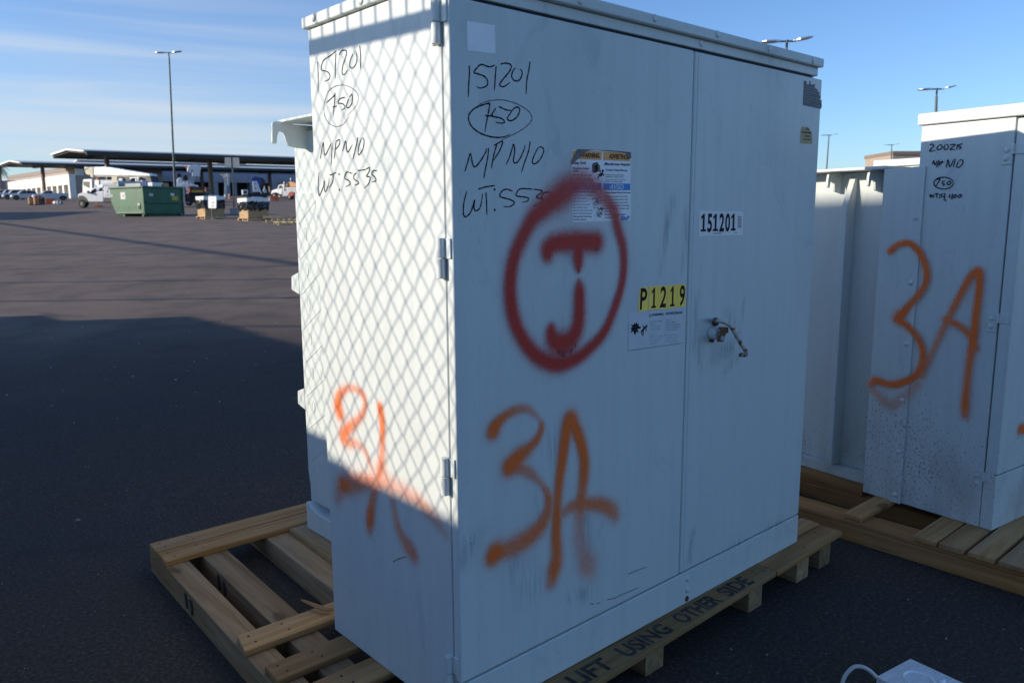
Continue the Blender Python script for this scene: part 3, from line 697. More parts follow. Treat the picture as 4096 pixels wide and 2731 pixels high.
# ---- stickers
def part(name, mat, parent, fill, **k):
    mb = MB(); fill(mb); return mb.build(name, mat, parent, **k)
# blank patch
part('blank_patch', 'white_clean', tr, lambda m: patch(m, front, Z7b([(238, 122), (397, 146), (401, 308), (242, 290)])))['label'] = 'blank pale square sticker'
# number tiles P 1 2 1 9
ZP = zoom(2450, 1080, 4.48)
tiles = [('P', [(490, 318), (640, 300), (630, 724), (458, 737)], (482, 702), (604, 694), 372), ('1', [(660, 300), (820, 286), (803, 702), (644, 718)], (690, 684), (772, 677), 366),
         ('2', [(826, 286), (990, 281), (973, 692), (808, 704)], (838, 662), (948, 658), 360), ('1', [(998, 276), (1156, 263), (1140, 672), (982, 688)], (1026, 655), (1106, 648), 360), ('9', [(1162, 260), (1308, 250), (1302, 652), (1148, 666)], (1184, 632), (1280, 628), 352)]
for ch, q, l, r_, h in tiles:
    tl = part('number_tile', 'retro', tr, lambda m: rpatch(m, front, ZP(q), .0003, .0006, .10, (ch == 'P', ch == '9', ch == '9', ch == 'P')))
    tl['label'] = 'yellow number tile reading ' + ch
    dg = MB()
    if ch == '1':                                                     # serif figure one: foot, stem, flag
        w_ = r_[0] - l[0]; sl = (r_[1] - l[1]) / w_; P1 = lambda fx, fy: (l[0] + w_ * fx + .025 * h * fy * 1.0, l[1] + sl * w_ * fx - h * fy)
        dg.prism([front.pt(*front.ab(*ZP([P1(*q)])[0]), .0009) for q in ((0, 0), (1, 0), (1, .11), (.72, .11), (.72, 1), (.48, 1), (.02, .80), (.02, .70), (.36, .80), (.36, .11), (0, .11))], front.N * .0003)
    else: put_text(dg, ch, front, *ZP([l]), *ZP([r_]), h / 4.48, .0013, .022)
    dg.build('digit', 'black', tl)
# 151201 label
nl = part('number_label', 'white_retro', tr, lambda m: patch(m, front, ZH([(888, 100), (1284, 103), (1278, 314), (882, 326)])))
nl['label'] = 'white label with big 151201 and bar code'
m = MB(); put_text(m, '151201', front, *ZH([(900, 284)]), *ZH([(1212, 274)]), 158 / 2.24, .0012, .03)
put_text(m, 'SALT RIVER PROJECT', front, *ZH([(1014, 305)]), *ZH([(1088, 303)]), 11 / 2.24, .0012); put_text(m, 'MFG. DATE', front, *ZH([(1198, 300)]), *ZH([(1226, 299)]), 7 / 2.24, .0012)
for k in range(17):
    y = 145 + k * 6.5; t = (1.5, 3.2, 2.2, 4.0)[(k * 7) % 4]
    patch(m, front, ZH([(1233, y), (1266, y - .5), (1264, y + t - .5), (1231, y + t)]), .0008, .0002)
m.build('lettering', 'black', nl)
# big bilingual warning sticker
ZW = zoom(2250, 580, 4.7516)
ws = part('warning_sticker', 'white_clean', tr, lambda m: rpatch(m, front, ZW([(165, 100), (1292, 130), (1292, 1440), (176, 1472)]), r=.04)); ws['label'] = 'bilingual warning and notice sticker crossed by red spray'
part('orange_band', 'orangeband', ws, lambda m: (patch(m, front, ZW([(180, 112), (746, 126), (732, 287), (176, 268)]), .0008, .0002), patch(m, front, ZW([(775, 127), (1284, 150), (1278, 314), (768, 288)]), .0008, .0002)))
part('blue_band', 'blueband', ws, lambda m: (patch(m, front, ZW([(188, 724), (734, 728), (732, 858), (188, 856)]), .0008, .0002), patch(m, front, ZW([(773, 730), (1284, 738), (1282, 862), (772, 858)]), .0008, .0002)))
part('torn_residue', 'brownstain', ws, lambda m: (patch(m, front, ZW([(270, 84), (330, 80), (500, 90), (640, 98), (520, 108), (430, 135), (380, 190), (300, 255), (230, 320), (165, 380), (160, 290), (200, 230)]), .0016, .0003),
     patch(m, front, ZW([(640, 96), (900, 104), (1290, 138), (1298, 255), (1230, 240), (1200, 205), (1222, 165), (1050, 135), (800, 116)]), .0016, .0003)))
m = MB(); K = dict(off=.0013)
def wt(body, l, r_, cap, bold=.012, slant=0): put_text(m, body, front, *ZW([l]), *ZW([r_]), cap / 4.7516, .0013, bold, slant)
wt('WARNING', (335, 240), (698, 250), 92, .03); wt('ADVERTENCIA', (882, 256), (1270, 276), 86, .03)
wt('Keep Out!', (190, 364), (438, 364), 50, .02); wt('\u00a1Mant\u00e9ngase Alejado!', (788, 382), (1282, 396), 48, .02)
wt('Hazardous Voltage', (188, 460), (496, 464), 36, .018); wt('Inside.', (188, 510), (297, 512), 36, .018)
wt('Contiene Voltaje Peligroso.', (812, 490), (1230, 502), 36, .018)
wt('Can shock, burn or cause death.', (187, 580), (556, 586), 24); wt('Puede producir choques el\u00e9ctricos,', (812, 580), (1172, 584), 24); wt('quemaduras, o causar la muerte.', (812, 617), (1152, 622), 24)
wt('If open or unlocked, immediately call', (190, 650), (572, 658), 22, 0); wt('Salt River Project at (602) 236-8811.', (190, 688), (582, 694), 22, 0)
wt('Si se encuentra abierto o sin llave llame a', (812, 670), (1206, 674), 22, 0); wt('Salt River Project (602) 236-8811.', (812, 708), (1142, 711), 22, 0)
wt('Energized Electrical Equipment', (190, 906), (625, 908), 30, .018); wt('Contiene Equipo El\u00e9ctrico Energizado', (796, 918), (1286, 920), 30, .018)
for i, (tx, xr) in enumerate((('Obstructions can cause delays', 552), ('when restoring electric', 462), ('service. Please do not', 455), ('place permanent structures,', 522), ('fences, shrubs or trees', 466), ('closer than 12ft. in front of the', 564), ('doors and 3ft. from the sides.', 548), ('Direct sprinkler heads away', 550), ('from this enclosure.', 450))):
    y = 968 + i * 57.2; wt(tx, (190, y), (xr, y), 25, .02 if i > 6 else .008)
for i, (tx, xr) in enumerate((('Obstrucciones pueden causar tardanzas', 1240), ('al restablecer el servicio el\u00e9ctrico. Favor', 1246), ('de no colocar estructuras permanentes,', 1240), ('cercas, arbustos \u00f3 \u00e1rboles a una distancia', 1266), ('menor de 12 pies hacia el frente y 3 pies', 1260), ('hacia lados.', 935), ('Mantenga los rociadores alejados', 1196), ('de esta unidad.', 985))):
    y = 990 + i * 57; wt(tx, (797, y), (xr, y - 2), 25, .02 if i > 5 else .008)
# pictogram: open cabinet with a spark, thrown figure
def wp(pts): patch(m, front, ZW(pts), .0008, .0003)
wp([(562, 362), (590, 380), (588, 540), (562, 515)]); wp([(562, 356), (648, 330), (680, 352), (594, 378)]); wp([(596, 386), (672, 358), (674, 508), (596, 540)]); wp([(680, 362), (706, 400), (704, 522), (680, 500)])
wp([(716, 478), (730, 474), (724, 530), (752, 526), (776, 548), (790, 596), (778, 598), (762, 566), (742, 600), (700, 604), (684, 618), (676, 655), (662, 655), (668, 606), (690, 580), (664, 572), (660, 556), (694, 556), (716, 540)])
dot(m, front, ZW([(760, 496)])[0], .0042, .0012)
def scribble(cx, cy, n, s, seed):
    rr_ = random.Random(seed)
    for _ in range(n):
        x, y = cx + rr_.gauss(0, s), cy + rr_.gauss(0, s * .8); ribbon(m, front, ZW([(x, y), (x + rr_.uniform(-25, 25), y + rr_.uniform(-20, 20)), (x + rr_.uniform(-30, 30), y + rr_.uniform(-30, 30))]), .0007, .0013)
scribble(640, 1040, 42, 50, 1); scribble(650, 1130, 24, 40, 2); scribble(740, 1220, 24, 28, 3); scribble(690, 1310, 34, 40, 4)
m.build('lettering', 'black', ws)
m = MB(); wt('NOTICE', (288, 836), (642, 838), 96, .02, .2); wt('AVISO', (890, 842), (1150, 846), 96, .02, .2); wp([(628, 425), (655, 405), (650, 440), (676, 432), (690, 470), (660, 460), (664, 490), (636, 456)])
m.build('white_lettering', 'white', ws)
m = MB(); wt('SRP', (1098, 1432), (1262, 1428), 66, .045, .2)
for s in ([(1105, 1366), (1130, 1345), (1160, 1352), (1148, 1370)], [(1225, 1352), (1260, 1342), (1276, 1362), (1236, 1368)]): wp(s)
m.build('logo', 'blueband', ws)
# faded clear warning sticker under the tiles
fs = part('faded_sticker', 'stickergrey', tr, lambda m: patch(m, front, ZP([(290, 770), (1272, 690), (1252, 1306), (272, 1444)]), .0001, .0002)); fs['label'] = 'faded clear warning sticker with dark shock pictogram'
m = MB()
def pt_(body, l, r_, cap, bold=.01): put_text(m, body, front, *ZP([l]), *ZP([r_]), cap / 4.48, .0010, bold)
pt_('WARNING', (698, 824), (908, 808), 42, .02); pt_('ADVERTENCIA', (946, 802), (1252, 778), 42, .02)
for t in ([(648, 836), (668, 780)], [(668, 780), (690, 832)], [(648, 836), (690, 832)]): ribbon(m, front, ZP(t), .0012, .0010)
patch(m, front, ZP([(385, 940), (408, 970), (434, 925), (445, 975), (470, 960), (465, 1005), (520, 1025), (480, 1050), (440, 1060), (470, 1120), (425, 1105), (410, 1165), (385, 1140), (370, 1090), (325, 1130), (340, 1070), (322, 1040), (355, 1020), (325, 975), (375, 985)]), .0004, .0003)
patch(m, front, ZP([(530, 975), (560, 1005), (595, 1015), (608, 1050), (603, 1112), (594, 1110), (594, 1060), (582, 1045), (560, 1080), (556, 1130), (548, 1188), (536, 1186), (540, 1110), (522, 1090), (534, 1160), (524, 1165), (504, 1095), (530, 1065), (556, 1022), (536, 995)]), .0004, .0003)
dot(m, front, ZP([(608, 1003)])[0], .0040, .0010)
ribbon(m, front, ZP([(272, 1444), (700, 1384), (1252, 1306)]), .0012, .0010, 0); ribbon(m, front, ZP([(290, 915), (272, 1444)]), .0007, .0010, 0)
m.build('lettering', 'black', fs)
m = MB()
for i, (a_, b_) in enumerate((('Hazardous voltage', 888), ('inside.', 745), ('Can shock, burn', 868), ('or cause death.', 848))): pt_(a_, (668, 935 + i * 46), (b_, 935 + i * 46 - (b_ - 668) * .075), 28)
for i, (a_, b_) in enumerate((('Contiene', 1048), ('voltaje peligroso.', 1138), ('Puede producir choques', 1218), ('el\u00e9ctricos, quemaduras,', 1212), ('o causar la muerte.', 1150))): pt_(a_, (944, 908 + i * 44), (b_, 908 + i * 44 - (b_ - 944) * .075), 28)
m.build('faded_lettering', 'ghost', fs)
m = MB()
for i, (a_, b_) in enumerate((('Keep out!', 780), ('If open or unlocked,', 900), ('immediately call', 860), ('electric power', 835), ('company.', 790))): pt_(a_, (664, 1165 + i * 42), (b_, 1165 + i * 42 - (b_ - 664) * .08), 22)
for i, (a_, b_) in enumerate((('Mant\u00e9ngase alejado.', 1152), ('Si se encuentra abierto', 1180), ('o sin llave llame a la', 1142), ('compa\u00f1\u00eda de electricidad.', 1165))): pt_(a_, (936, 1172 + i * 42), (b_, 1172 + i * 42 - (b_ - 936) * .08), 22)
m.build('washed_out_lettering', 'ghostlight', fs)
# torn navy notice and tan test sticker, upper right of the right door
ZT = zoom(3180, 300, 5.2267)
ns = part('torn_notice', 'navy', tr, lambda m: patch(m, front, ZT([(185, 125), (205, 120), (240, 150), (242, 205), (292, 200), (300, 140), (322, 122), (318, 180), (335, 205), (420, 200), (405, 265), (440, 290), (478, 320), (470, 350), (520, 380), (500, 410), (540, 460), (505, 530), (552, 520), (556, 680), (535, 714), (340, 672), (162, 632)]))); ns['label'] = 'torn dark navy notice sticker'
m = MB()
for i, (tx, xl, xr) in enumerate((('A minimum 6 foot clearance', 200, 440), ('on this side of this enclosure. This', 190, 500), ('SRP workmen to safely provide you with', 190, 505), ('electric service.', 185, 300), ('Please call the Hazard and Clearance', 198, 500), ('Division at SRP if you have questions concerning', 180, 540), ('this requirement.', 178, 298))):
    y = 246 + i * 52; put_text(m, tx, front, *ZT([(xl, y)]), *ZT([(xr, y + (xr - xl) * .22)]), 22 / 5.2267, .0011, .0)
put_text(m, 'SRP', front, *ZT([(478, 662)]), *ZT([(518, 672)]), 20 / 5.2267, .0011, .03)
m.build('lettering', 'ghost', ns)
tn = part('test_sticker', 'tan', tr, lambda m: patch(m, front, ZT([(112, 1430), (118, 1140), (135, 1095), (165, 1080), (205, 1095), (240, 1080), (275, 1100), (320, 1160), (345, 1230), (356, 1330), (354, 1446)]))); tn['label'] = 'tan test sticker with torn top'
m = MB()
for tx, xl, xr, y in (('THIS', 220, 290, 1155), ('TRANSFORMER', 135, 345, 1218), ('TESTED', 196, 302, 1296), ('BY S.R.P.', 180, 322, 1364)):
    put_text(m, tx, front, *ZT([(xl, y)]), *ZT([(xr, y + (xr - xl) * .06)]), 34 / 5.2267, .0011, .03)
m.build('lettering', 'black', tn)

# ================================================================== MAIN PALLET
pl = thing('wooden_pallet', 'pine pallet under the white cabinet, stencilled LIFT USING OTHER SIDE', 'pallet', (0, 0, GZ))
def board(parent, c4, z1, t, mat='wood_x', name='deck_board', lift=GZ, bev=.003):
    mb = MB().prism([(x, y, z1 - lift) for x, y in c4], (0, 0, -t))
    cx = sum(p[0] for p in c4) / 4; cy = sum(p[1] for p in c4) / 4
    return mb.build(name, mat, parent, bev, 1)
BT = .022; Zt = -.0012
boards = [[(-.216, 1.735), (-.221, 1.634), (1.95, 1.60), (1.95, 1.70)], [(-.221, 1.624), (-.225, 1.519), (1.95, 1.49), (1.95, 1.588)], [(-.241, .821), (-.262, .716), (1.93, .66), (1.93, .765)],
          [(-.252, .602), (-.256, .511), (1.93, .49), (1.93, .595)], [(-.250, .437), (-.255, .330), (1.93, .305), (1.93, .418)], [(-.252, .240), (-.256, .140), (1.93, .125), (1.93, .235)],
          [(1.398, .022), (1.398, -.083), (1.923, -.072), (1.925, .020)], [(1.20, .118), (1.20, .028), (1.935, .030), (1.940, .116)]]
bl = [board(pl, c, Zt, BT) for c in boards]
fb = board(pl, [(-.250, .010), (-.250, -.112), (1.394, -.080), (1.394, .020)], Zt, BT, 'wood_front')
deck = Face((0, 0, Zt - GZ), (1, 0, 0), (0, 1, 0), (0, 0, 1), fb)
for wd, x0, x1 in (('LIFT', .345, .500), ('USING', .560, .785), ('OTHER', .838, 1.062), ('SIDE', 1.100, 1.262)):
    m = MB(); put_text_ab(m, wd, deck, (x0, -.083 + (x0 - .345) * .014), (x1, -.083 + (x1 - .345) * .014), .058, .0006, .035); m.build('stencil_word', 'stencil_faded', fb)
M['nail'] = plain('dark_nail', (.03, .03, .035), .5, .6)
def nail(x, y, par): MB().cyl((x, y, Zt - GZ - .002), (x, y, Zt - GZ + .0006), .0042, n=8).build('nail_head', 'nail', par)
for c, bo_ in zip(boards[:6], bl):
    for fx in (.03, .14):
        for fy in (.28, .72):
            p = np.array(c[0]) * (1 - fy) + np.array(c[1]) * fy + np.array([fx + .012 * (fy > .5), 0]); nail(p[0], p[1], bo_)
for x, y, k in ((1.33, -.02, -1), (1.36, -.05, -1), (1.62, .0, 6), (1.66, -.045, 6), (1.83, .0, 6), (1.86, -.04, 6), (1.62, .085, 7), (1.83, .09, 7)): nail(x, y, fb if k < 0 else bl[k])
def stringer(x_far, x_near, w, mat='wood_y', z1=-.0235):
    return MB().prism([(x_far, 1.728, 0), (x_far + w, 1.728, 0), (x_near + w, -.066, 0), (x_near, -.066, 0)], (0, 0, z1 - GZ)).build('stringer', mat, pl, .003, 1)
s1 = stringer(-.219, -.285, .088); s2 = stringer(-.078, -.15, .097)
stringer(.185, .10, .15); stringer(.72, .66, .09); stringer(1.26, 1.235, .09); stringer(1.60, 1.575, .088); stringer(1.76, 1.75, .09)
MB().prism([(.265, 1.50, -.0235 - GZ), (.40, 1.50, -.0235 - GZ), (.37, .83, -.0235 - GZ), (.235, .83, -.0235 - GZ)], (0, 0, .021)).build('filler_board', 'wood_y', pl, .003, 1)
# ink-stamp smudges on the beams' sides
for par, x0, w in ((s1, -.2205, -.0), (s2, -.0795, 0)):
    m = MB(); y = 1.30 if par is s1 else 1.36
    xx = lambda yy: x0 + (1.728 - yy) * (-.0368 if par is s1 else -.0402) - .0008
    for dy, dz in ((0, 0), (-.055, -.004)):
        a = y + dy; m.add([(xx(a), a, .078 + dz), (xx(a - .030), a - .030, .080 + dz), (xx(a - .036), a - .036, .030 + dz), (xx(a - .012), a - .012, .018 + dz)], [(0, 1, 2, 3)])
    m.build('ink_stamp', 'stencil_faded', par)
# splinter lying on the pallet
sp = MB(); Z8 = zoom(550, 1950, 2.008)
pts = [on_plane(*p, (0, 0, .008), (0, 0, 1)) for p in Z8([(1315, 930), (1350, 940), (1420, 965), (1490, 985), (1540, 990), (1575, 985)])]
sp.tube([np.array(p) + (0, 0, .014 - .002 * i) for i, p in enumerate(pts)], [.002, .005, .007, .008, .007, .004], 5)
tag(sp.build('wood_splinter', 'wood_x', smooth=True), 'long pale wood splinter resting on the pallet beside the cabinet corner', 'splinter')

# ================================================================== RIGHT TRANSFORMER
ANG = -math.atan2(2.44 - 2.364, .078 + .483)
t2 = thing('transformer_cabinet', 'mud-spattered grey transformer cabinet marked 200215 with thin orange 3A', 'transformer', (2.364, -.483, 0), ANG)
MW = Matrix.Translation((2.364, -.483, 0)) @ Matrix.Rotation(ANG, 4, 'Z')
side = Face((0, 0, 0), (0, 1, 0), (0, 0, 1), (-1, 0, 0), t2, MW)
PM = 'paint_mud'
MB().box(.002, 1.25, .052, .415, .0, 1.640).build('cabinet_body', PM, t2, .003)
MB().box(-.013, 1.26, -.012, .428, 1.6415, 1.689).build('lid', PM, t2, .005, 3)
dd = MB().box(.0, 1.25, .0, .046, .236, 1.634).build('door', PM, t2, .005, 3)
MB().box(.0, 1.25, .001, .050, .0, .231).build('sill_panel', PM, t2, .004)
MB().box(.0, .012, .432, .567, .0, 1.470).build('side_flange', PM, t2, .002)
st = MB().box(-.006, .0, .383, .436, -.003, 1.474).build('flange_strip', PM, t2, .0015)
for z in (1.26, .985, .72, .47, .235, .035): MB().dome((-.006, .409, z), (-1, 0, 0), .011, .007).build('bolt', 'bolt', st, smooth=True)
for zc in (1.513, .862, .212):
    hh = MB().box(-.003, .0, .052, .090, zc - .05, zc + .025).box(-.004, .0, .010, .048, zc - .012, zc + .026).cyl((-.006, .049, zc - .012), (-.006, .049, zc + .026), .006, n=10).build('hinge', PM, t2, .001)
    MB().dome((-.003, .074, zc + .004), (-1, 0, 0), .010, .006).dome((-.003, .074, zc - .028), (-1, 0, 0), .010, .006).build('rivet', PM, hh, smooth=True)
MB().box(.135, 1.15, .568, 1.55, .055, 1.470).build('tank', PM, t2, .003)
MB().box(.10, 1.17, .55, 1.57, .0, .054).build('base_channel', PM, t2, .003)
MB().box(.005, 1.22, .568, 1.60, 1.4725, 1.486).build('tank_cover', PM, t2, .002)
MB().prism([(.135, .775, 1.445), (.115, .775, 1.445), (.06, .775, 1.30), (.06, .775, .06), (.135, .775, .06)], (0, .03, 0)).build('tank_fin', PM, t2, .003)
for yk in (.86, .655):
    hk2 = [(.135, 1.471), (.06, 1.471), (.035, 1.462), (.030, 1.44), (.030, 1.402), (.044, 1.400), (.050, 1.425), (.066, 1.432), (.082, 1.42), (.088, 1.385), (.135, 1.375)]
    MB().prism([(x, yk, z) for x, z in hk2], (0, .012, 0)).build('lifting_hook', PM, t2, .0015)
Z6 = zoom(3000, 100, 1.96); ZR = zoom(3200, 800, 1.2065)
S = [[(1408, 942), (1430, 934), (1437, 950), (1408, 990), (1457, 984)], [(1480, 943), (1465, 965), (1480, 980), (1505, 963), (1500, 943), (1480, 940)], [(1530, 940), (1520, 965), (1535, 978), (1555, 960), (1550, 940), (1532, 937)],
     [(1568, 940), (1590, 938), (1608, 940), (1568, 978), (1612, 975)], [(1628, 935), (1624, 955), (1620, 976)], [(1667, 932), (1640, 940), (1638, 955), (1655, 960), (1638, 978)],
     [(1432, 1097), (1440, 1065), (1452, 1098), (1468, 1062)], [(1482, 1058), (1472, 1090), (1462, 1120)], [(1487, 1075), (1480, 1107)], [(1485, 1076), (1512, 1072), (1485, 1097)],
     [(1538, 1120), (1552, 1058), (1568, 1112), (1600, 1050)], [(1610, 1052), (1602, 1085), (1595, 1116)], [(1635, 1070), (1620, 1105), (1635, 1118), (1665, 1090), (1668, 1065), (1650, 1058), (1635, 1070)],
     [(1518 + 77 * math.cos(t), 1240 + 46 * math.sin(t)) for t in np.linspace(0, 6.35, 15)],
     [(1463, 1213), (1490, 1210), (1472, 1240), (1455, 1268)], [(1527, 1224), (1510, 1228), (1508, 1244), (1525, 1250), (1508, 1263)], [(1557, 1227), (1545, 1245), (1558, 1255), (1575, 1240), (1568, 1226), (1555, 1228)],
     [(1410, 1325), (1415, 1350), (1425, 1332), (1435, 1350), (1446, 1323)], [(1450, 1325), (1477, 1321)], [(1464, 1324), (1465, 1356)],
     [(1510, 1318), (1500, 1345), (1527, 1345)], [(1528, 1318), (1525, 1350), (1519, 1377)], [(1537, 1368), (1530, 1384)], [(1570, 1325), (1562, 1350), (1587, 1348)], [(1589, 1323), (1582, 1370)],
     [(1607, 1328), (1597, 1348), (1610, 1353), (1618, 1335), (1605, 1328)], [(1647, 1325), (1632, 1345), (1645, 1353), (1658, 1335), (1645, 1325)]]
handwriting(side, Z6, S, .0042, (('200215', 0, 6, 0), ('N/P N/0', 6, 13, 0), ('750 in an oval', 13, 17, 0), ('WT: 4,400', 17, len(S), 1)), ((1488, 1331), (1488, 1352)), .0035, t2, 'side')
spray('spray_paint', side, ZR, [[(440, 245, 13, .95), (480, 215, 12, .9), (530, 208, 12, .95), (580, 250, 13, .95), (610, 320, 13, .95), (615, 380, 13, .95), (590, 440, 13, .88), (530, 510, 14, .88), (490, 556, 20, 1), (476, 570, 20, 1)],
     [(490, 585, 16, .95), (520, 605, 13, .88), (570, 660, 13, .88), (597, 730, 13, .95), (590, 800, 14, .95), (550, 855, 14, .95), (480, 885, 14, .95), (420, 885, 13, .88), (370, 868, 14, .95), (347, 890, 17, .6)],
     [(360, 920, 18, .3), (440, 985, 22, .3), (510, 945, 22, .25), (570, 890, 18, .3)],
     [(590, 850, 12, .55), (640, 740, 12, .55), (700, 610, 13, .65), (760, 490, 13, .85), (820, 380, 14, .95), (853, 346, 16, 1), (870, 352, 15, 1), (867, 440, 14, 1), (852, 560, 14, 1), (843, 660, 15, 1), (825, 760, 14, .85), (810, 880, 14, .75), (800, 980, 15, .95), (800, 1040, 14, .6)],
     [(708, 575, 14, .85), (780, 610, 13, .75), (830, 660, 14, .88), (850, 715, 14, .8)]], 'orange_spray', .0075, .0045, wk=1.2, label='thin orange sprayed 3A')
door2 = Face((0, 0, 0), (1, 0, 0), (0, 0, 1), (0, -1, 0), t2, MW)
spray('spray_paint', door2, ZR, [[(1062, 1105, 22, 1), (1100, 1100, 22, 1), (1160, 1090, 22, .9)]], 'orange_spray', .002, .0045, label='orange sprayed blob at the door edge')

# ================================================================== RIGHT PALLET
p2 = thing('wooden_pallet', 'orange-brown pallet under the mud-spattered cabinet', 'pallet', (2.1, 0, GZ))
def b2(c4, z1=Zt, t=.022, mat='wood_x', name='deck_board'):
    return MB().prism([(x - 2.1, y, z1 - GZ) for x, y in c4], (0, 0, -t)).build(name, mat, p2, .003, 1)
b2([(2.124, .022), (2.122, -.062), (3.6, -.09), (3.6, .0)])
for y in (-.281, -.380, -.486, -.592, -.70, -.81, -.92): b2([(2.090 + (y + .3) * .03, y), (2.086 + (y + .3) * .03, y - .092), (3.6, y - .10), (3.6, y - .008)])
for y in (.62, 1.25, 1.36): b2([(2.13, y), (2.13, y - .10), (3.6, y - .10), (3.6, y)])
b2([(2.128, 1.37), (2.25, 1.37), (2.225, -1.05), (2.092, -1.05)], -.0235, .020, 'wood_o', 'top_plank')
for x0, x1 in ((2.105, 2.165), (2.47, 2.58), (2.95, 3.06), (3.45, 3.55)):
    MB().prism([(x0 - 2.1 + .03, 1.37, 0), (x1 - 2.1 + .03, 1.37, 0), (x1 - 2.1 - .02, -1.05, 0), (x0 - 2.1 - .02, -1.05, 0)], (0, 0, -.044 - GZ)).build('stringer', 'wood_o', p2, .003, 1)
b2([(2.53, 1.37), (2.64, 1.37), (2.60, .10), (2.49, .10)], -.0012, .042, 'wood_o', 'riser_beam')

# ================================================================== THIRD TRANSFORMER, behind the right one
t3 = thing('transformer_cabinet', 'white transformer cabinet behind the spattered one, only its lid shows', 'transformer', (4.55, 1.05, GZ), R(-6))
MB().box(.02, 1.5, -.62, .0, .115, 1.712).build('cabinet_body', 'paint', t3, .003)
MB().box(.0, 1.53, -.64, .012, 1.714, 1.762).build('lid', 'paint', t3, .005, 3)
MB().box(.02, 1.52, -.72, -.0, .0, .113).build('skid', 'wood_o', t3, .003)

# ================================================================== SMALL ALUMINIUM BOX, lower right corner
mbx = thing('metal_box', 'small shiny aluminium box with a looped cable on the asphalt, lower right', 'box', (1.251, -.607, GZ), math.atan2(.028, -.171))
bx = MB().prism([(0, 0, 0), (.173, .0, 0), (.165, .20, 0), (-.008, .20, 0)], (0, 0, .064)).build('box_body', 'alu', mbx, .002)
MB().tube([(.085 + .04 * math.cos(t), .075 + .04 * math.sin(t), .065) for t in np.linspace(0, 6.283, 25)[:-1]], .0045, 8, True).build('raised_ring', 'alu', bx, smooth=True)
MB().dome((.035, .115, .064), (0, 0, 1), .010, .005).build('screw_head', 'alu', bx, smooth=True)
zc = zoom(3300, 2500, 2.9548)
o_w = np.array([1.08, -.579, -.05])
cp = [on_plane(*p, o_w, FH) for p in zc([(612, 612), (540, 545), (470, 500), (400, 482), (340, 492), (280, 540), (235, 600), (205, 680), (190, 760), (200, 860)])]
Mi = (Matrix.Translation((1.251, -.607, GZ)) @ Matrix.Rotation(math.atan2(.028, -.171), 4, 'Z')).inverted()
MB().tube([tuple(Mi @ Vector(p)) for p in smooth_path(cp, 4)], .0058, 10).build('cable_loop', plain('clear_grey_cable', (.62, .60, .56), .3), mbx, smooth=True)

# ================================================================== OFF-FRAME THINGS THAT CAST THE SHADOWS
def chain_link():
    X = -1.14; y0, y1 = .64, 2.72; oy = (y0 + y1) / 2
    zt = lambda y: 2.100 + .042 * (y - .742)
    fc = thing('chain_link_fence', 'galvanised chain-link fence panel with a steel top rail', 'fence', (X, oy, GZ))
    MB().cyl((0, y0 - oy, zt(y0) - GZ), (0, y1 - oy, zt(y1) - GZ), .022, n=12).build('top_rail', 'zinc', fc, smooth=True)
    for y in (y0, y1): MB().cyl((0, y - oy, 0), (0, y - oy, zt(y) - GZ + .06), .03, n=12).build('post', 'zinc', fc, smooth=True)
    a, b = .0335, .039; n0 = int((y1 - y0) / (2 * a)); nz = int((2.05 - GZ) / b); mb = MB()
    for i in range(n0):
        yc = y0 + .03 + i * 2 * a; z1 = zt(yc) + .012 - GZ
        for sg in (1, -1):
            P = [(-.024 + .004 * (1 if k % 2 else -1), yc - oy + sg * (a if k % 2 else .003), z1 - k * b) for k in range(nz)]
            P = [(-.024, yc - oy + sg * .003, z1 + .13)] + P
            mb.tube(P, .0022, 5)
    mb.build('mesh_panel', 'zinc', fc)
chain_link()
def unseen_cabinet(x0, x1, y0, y1, h):  # unseen cabinets, added and sized for the shadow they throw
    o = thing('unseen_transformer', 'unseen transformer cabinet shaped to cast the shadow at the left', 'transformer', (x0, y0, GZ), 0, 'unseen shadow-casting transformers')
    w, d = x1 - x0, y1 - y0
    MB().box(0, w, 0, d, .12, h - GZ - .03).build('cabinet_body', 'paint', o, .004)
    MB().box(-.02, w + .0, -.02, d + .02, h - GZ - .028, h - GZ).build('lid', 'paint', o, .004)
    MB().box(.02, w - .02, .02, d - .02, .0, .118).build('skid', 'wood_x', o, .004)
for x0, x1, y0, y1, h in ((-5.2, -3.8, 10.35, 11.95, 2.13), (-6.7, -5.13, 11.7, 13.35, 2.15), (-5.2, -3.82, 8.5, 10.27, 2.12), (-5.3, -3.84, 6.7, 8.42, 2.12), (-5.25, -3.85, 4.95, 6.62, 2.12), (-5.2, -3.8, 3.1, 4.88, 1.805),
                          (-5.2, -3.8, 2.86, 3.04, 1.835), (-5.2, -3.8, 1.15, 2.80, 1.815), (-5.2, -3.8, -.6, 1.08, 1.95), (-5.2, -3.8, -2.4, -.66, 1.95), (-5.2, -3.8, -4.2, -2.46, 1.95)):
    unseen_cabinet(x0, x1, y0, y1, h)
def cable(pa, pb, h, r):
    A = on_ground(*pa); B = on_ground(*pb); k = h / SUN.z; A = A + np.array(SUN) * k; B = B + np.array(SUN) * k; d = (B - A) / np.linalg.norm(B - A)
    P = [A - d * 60 + (B + d * 45 - A + d * 60) * i / 24 for i in range(25)]
    tag(MB().tube(P, r, 6).build('overhead_cable', plain('black_cable', (.03, .03, .03)), loc=tuple(P[12])), 'black overhead cable strung high above the lot', 'cable', 'overhead cables above the lot')
z1s = zoom(0, 800, 1.3069)
for a, b, r, h in (((0, 290), (1560, 272), .055, 5.7), ((0, 363), (1200, 348), .035, 5.2), ((0, 433), (1560, 413), .05, 5.0), ((0, 530), (1560, 510), .05, 5.0), ((1200, 660), (1560, 660), .04, 5.0), ((0, 122), (1560, 335), .06, 4.2), ((0, 185), (800, 168), .12, 10)):
    cable(*z1s([a]), *z1s([b]), h, r)
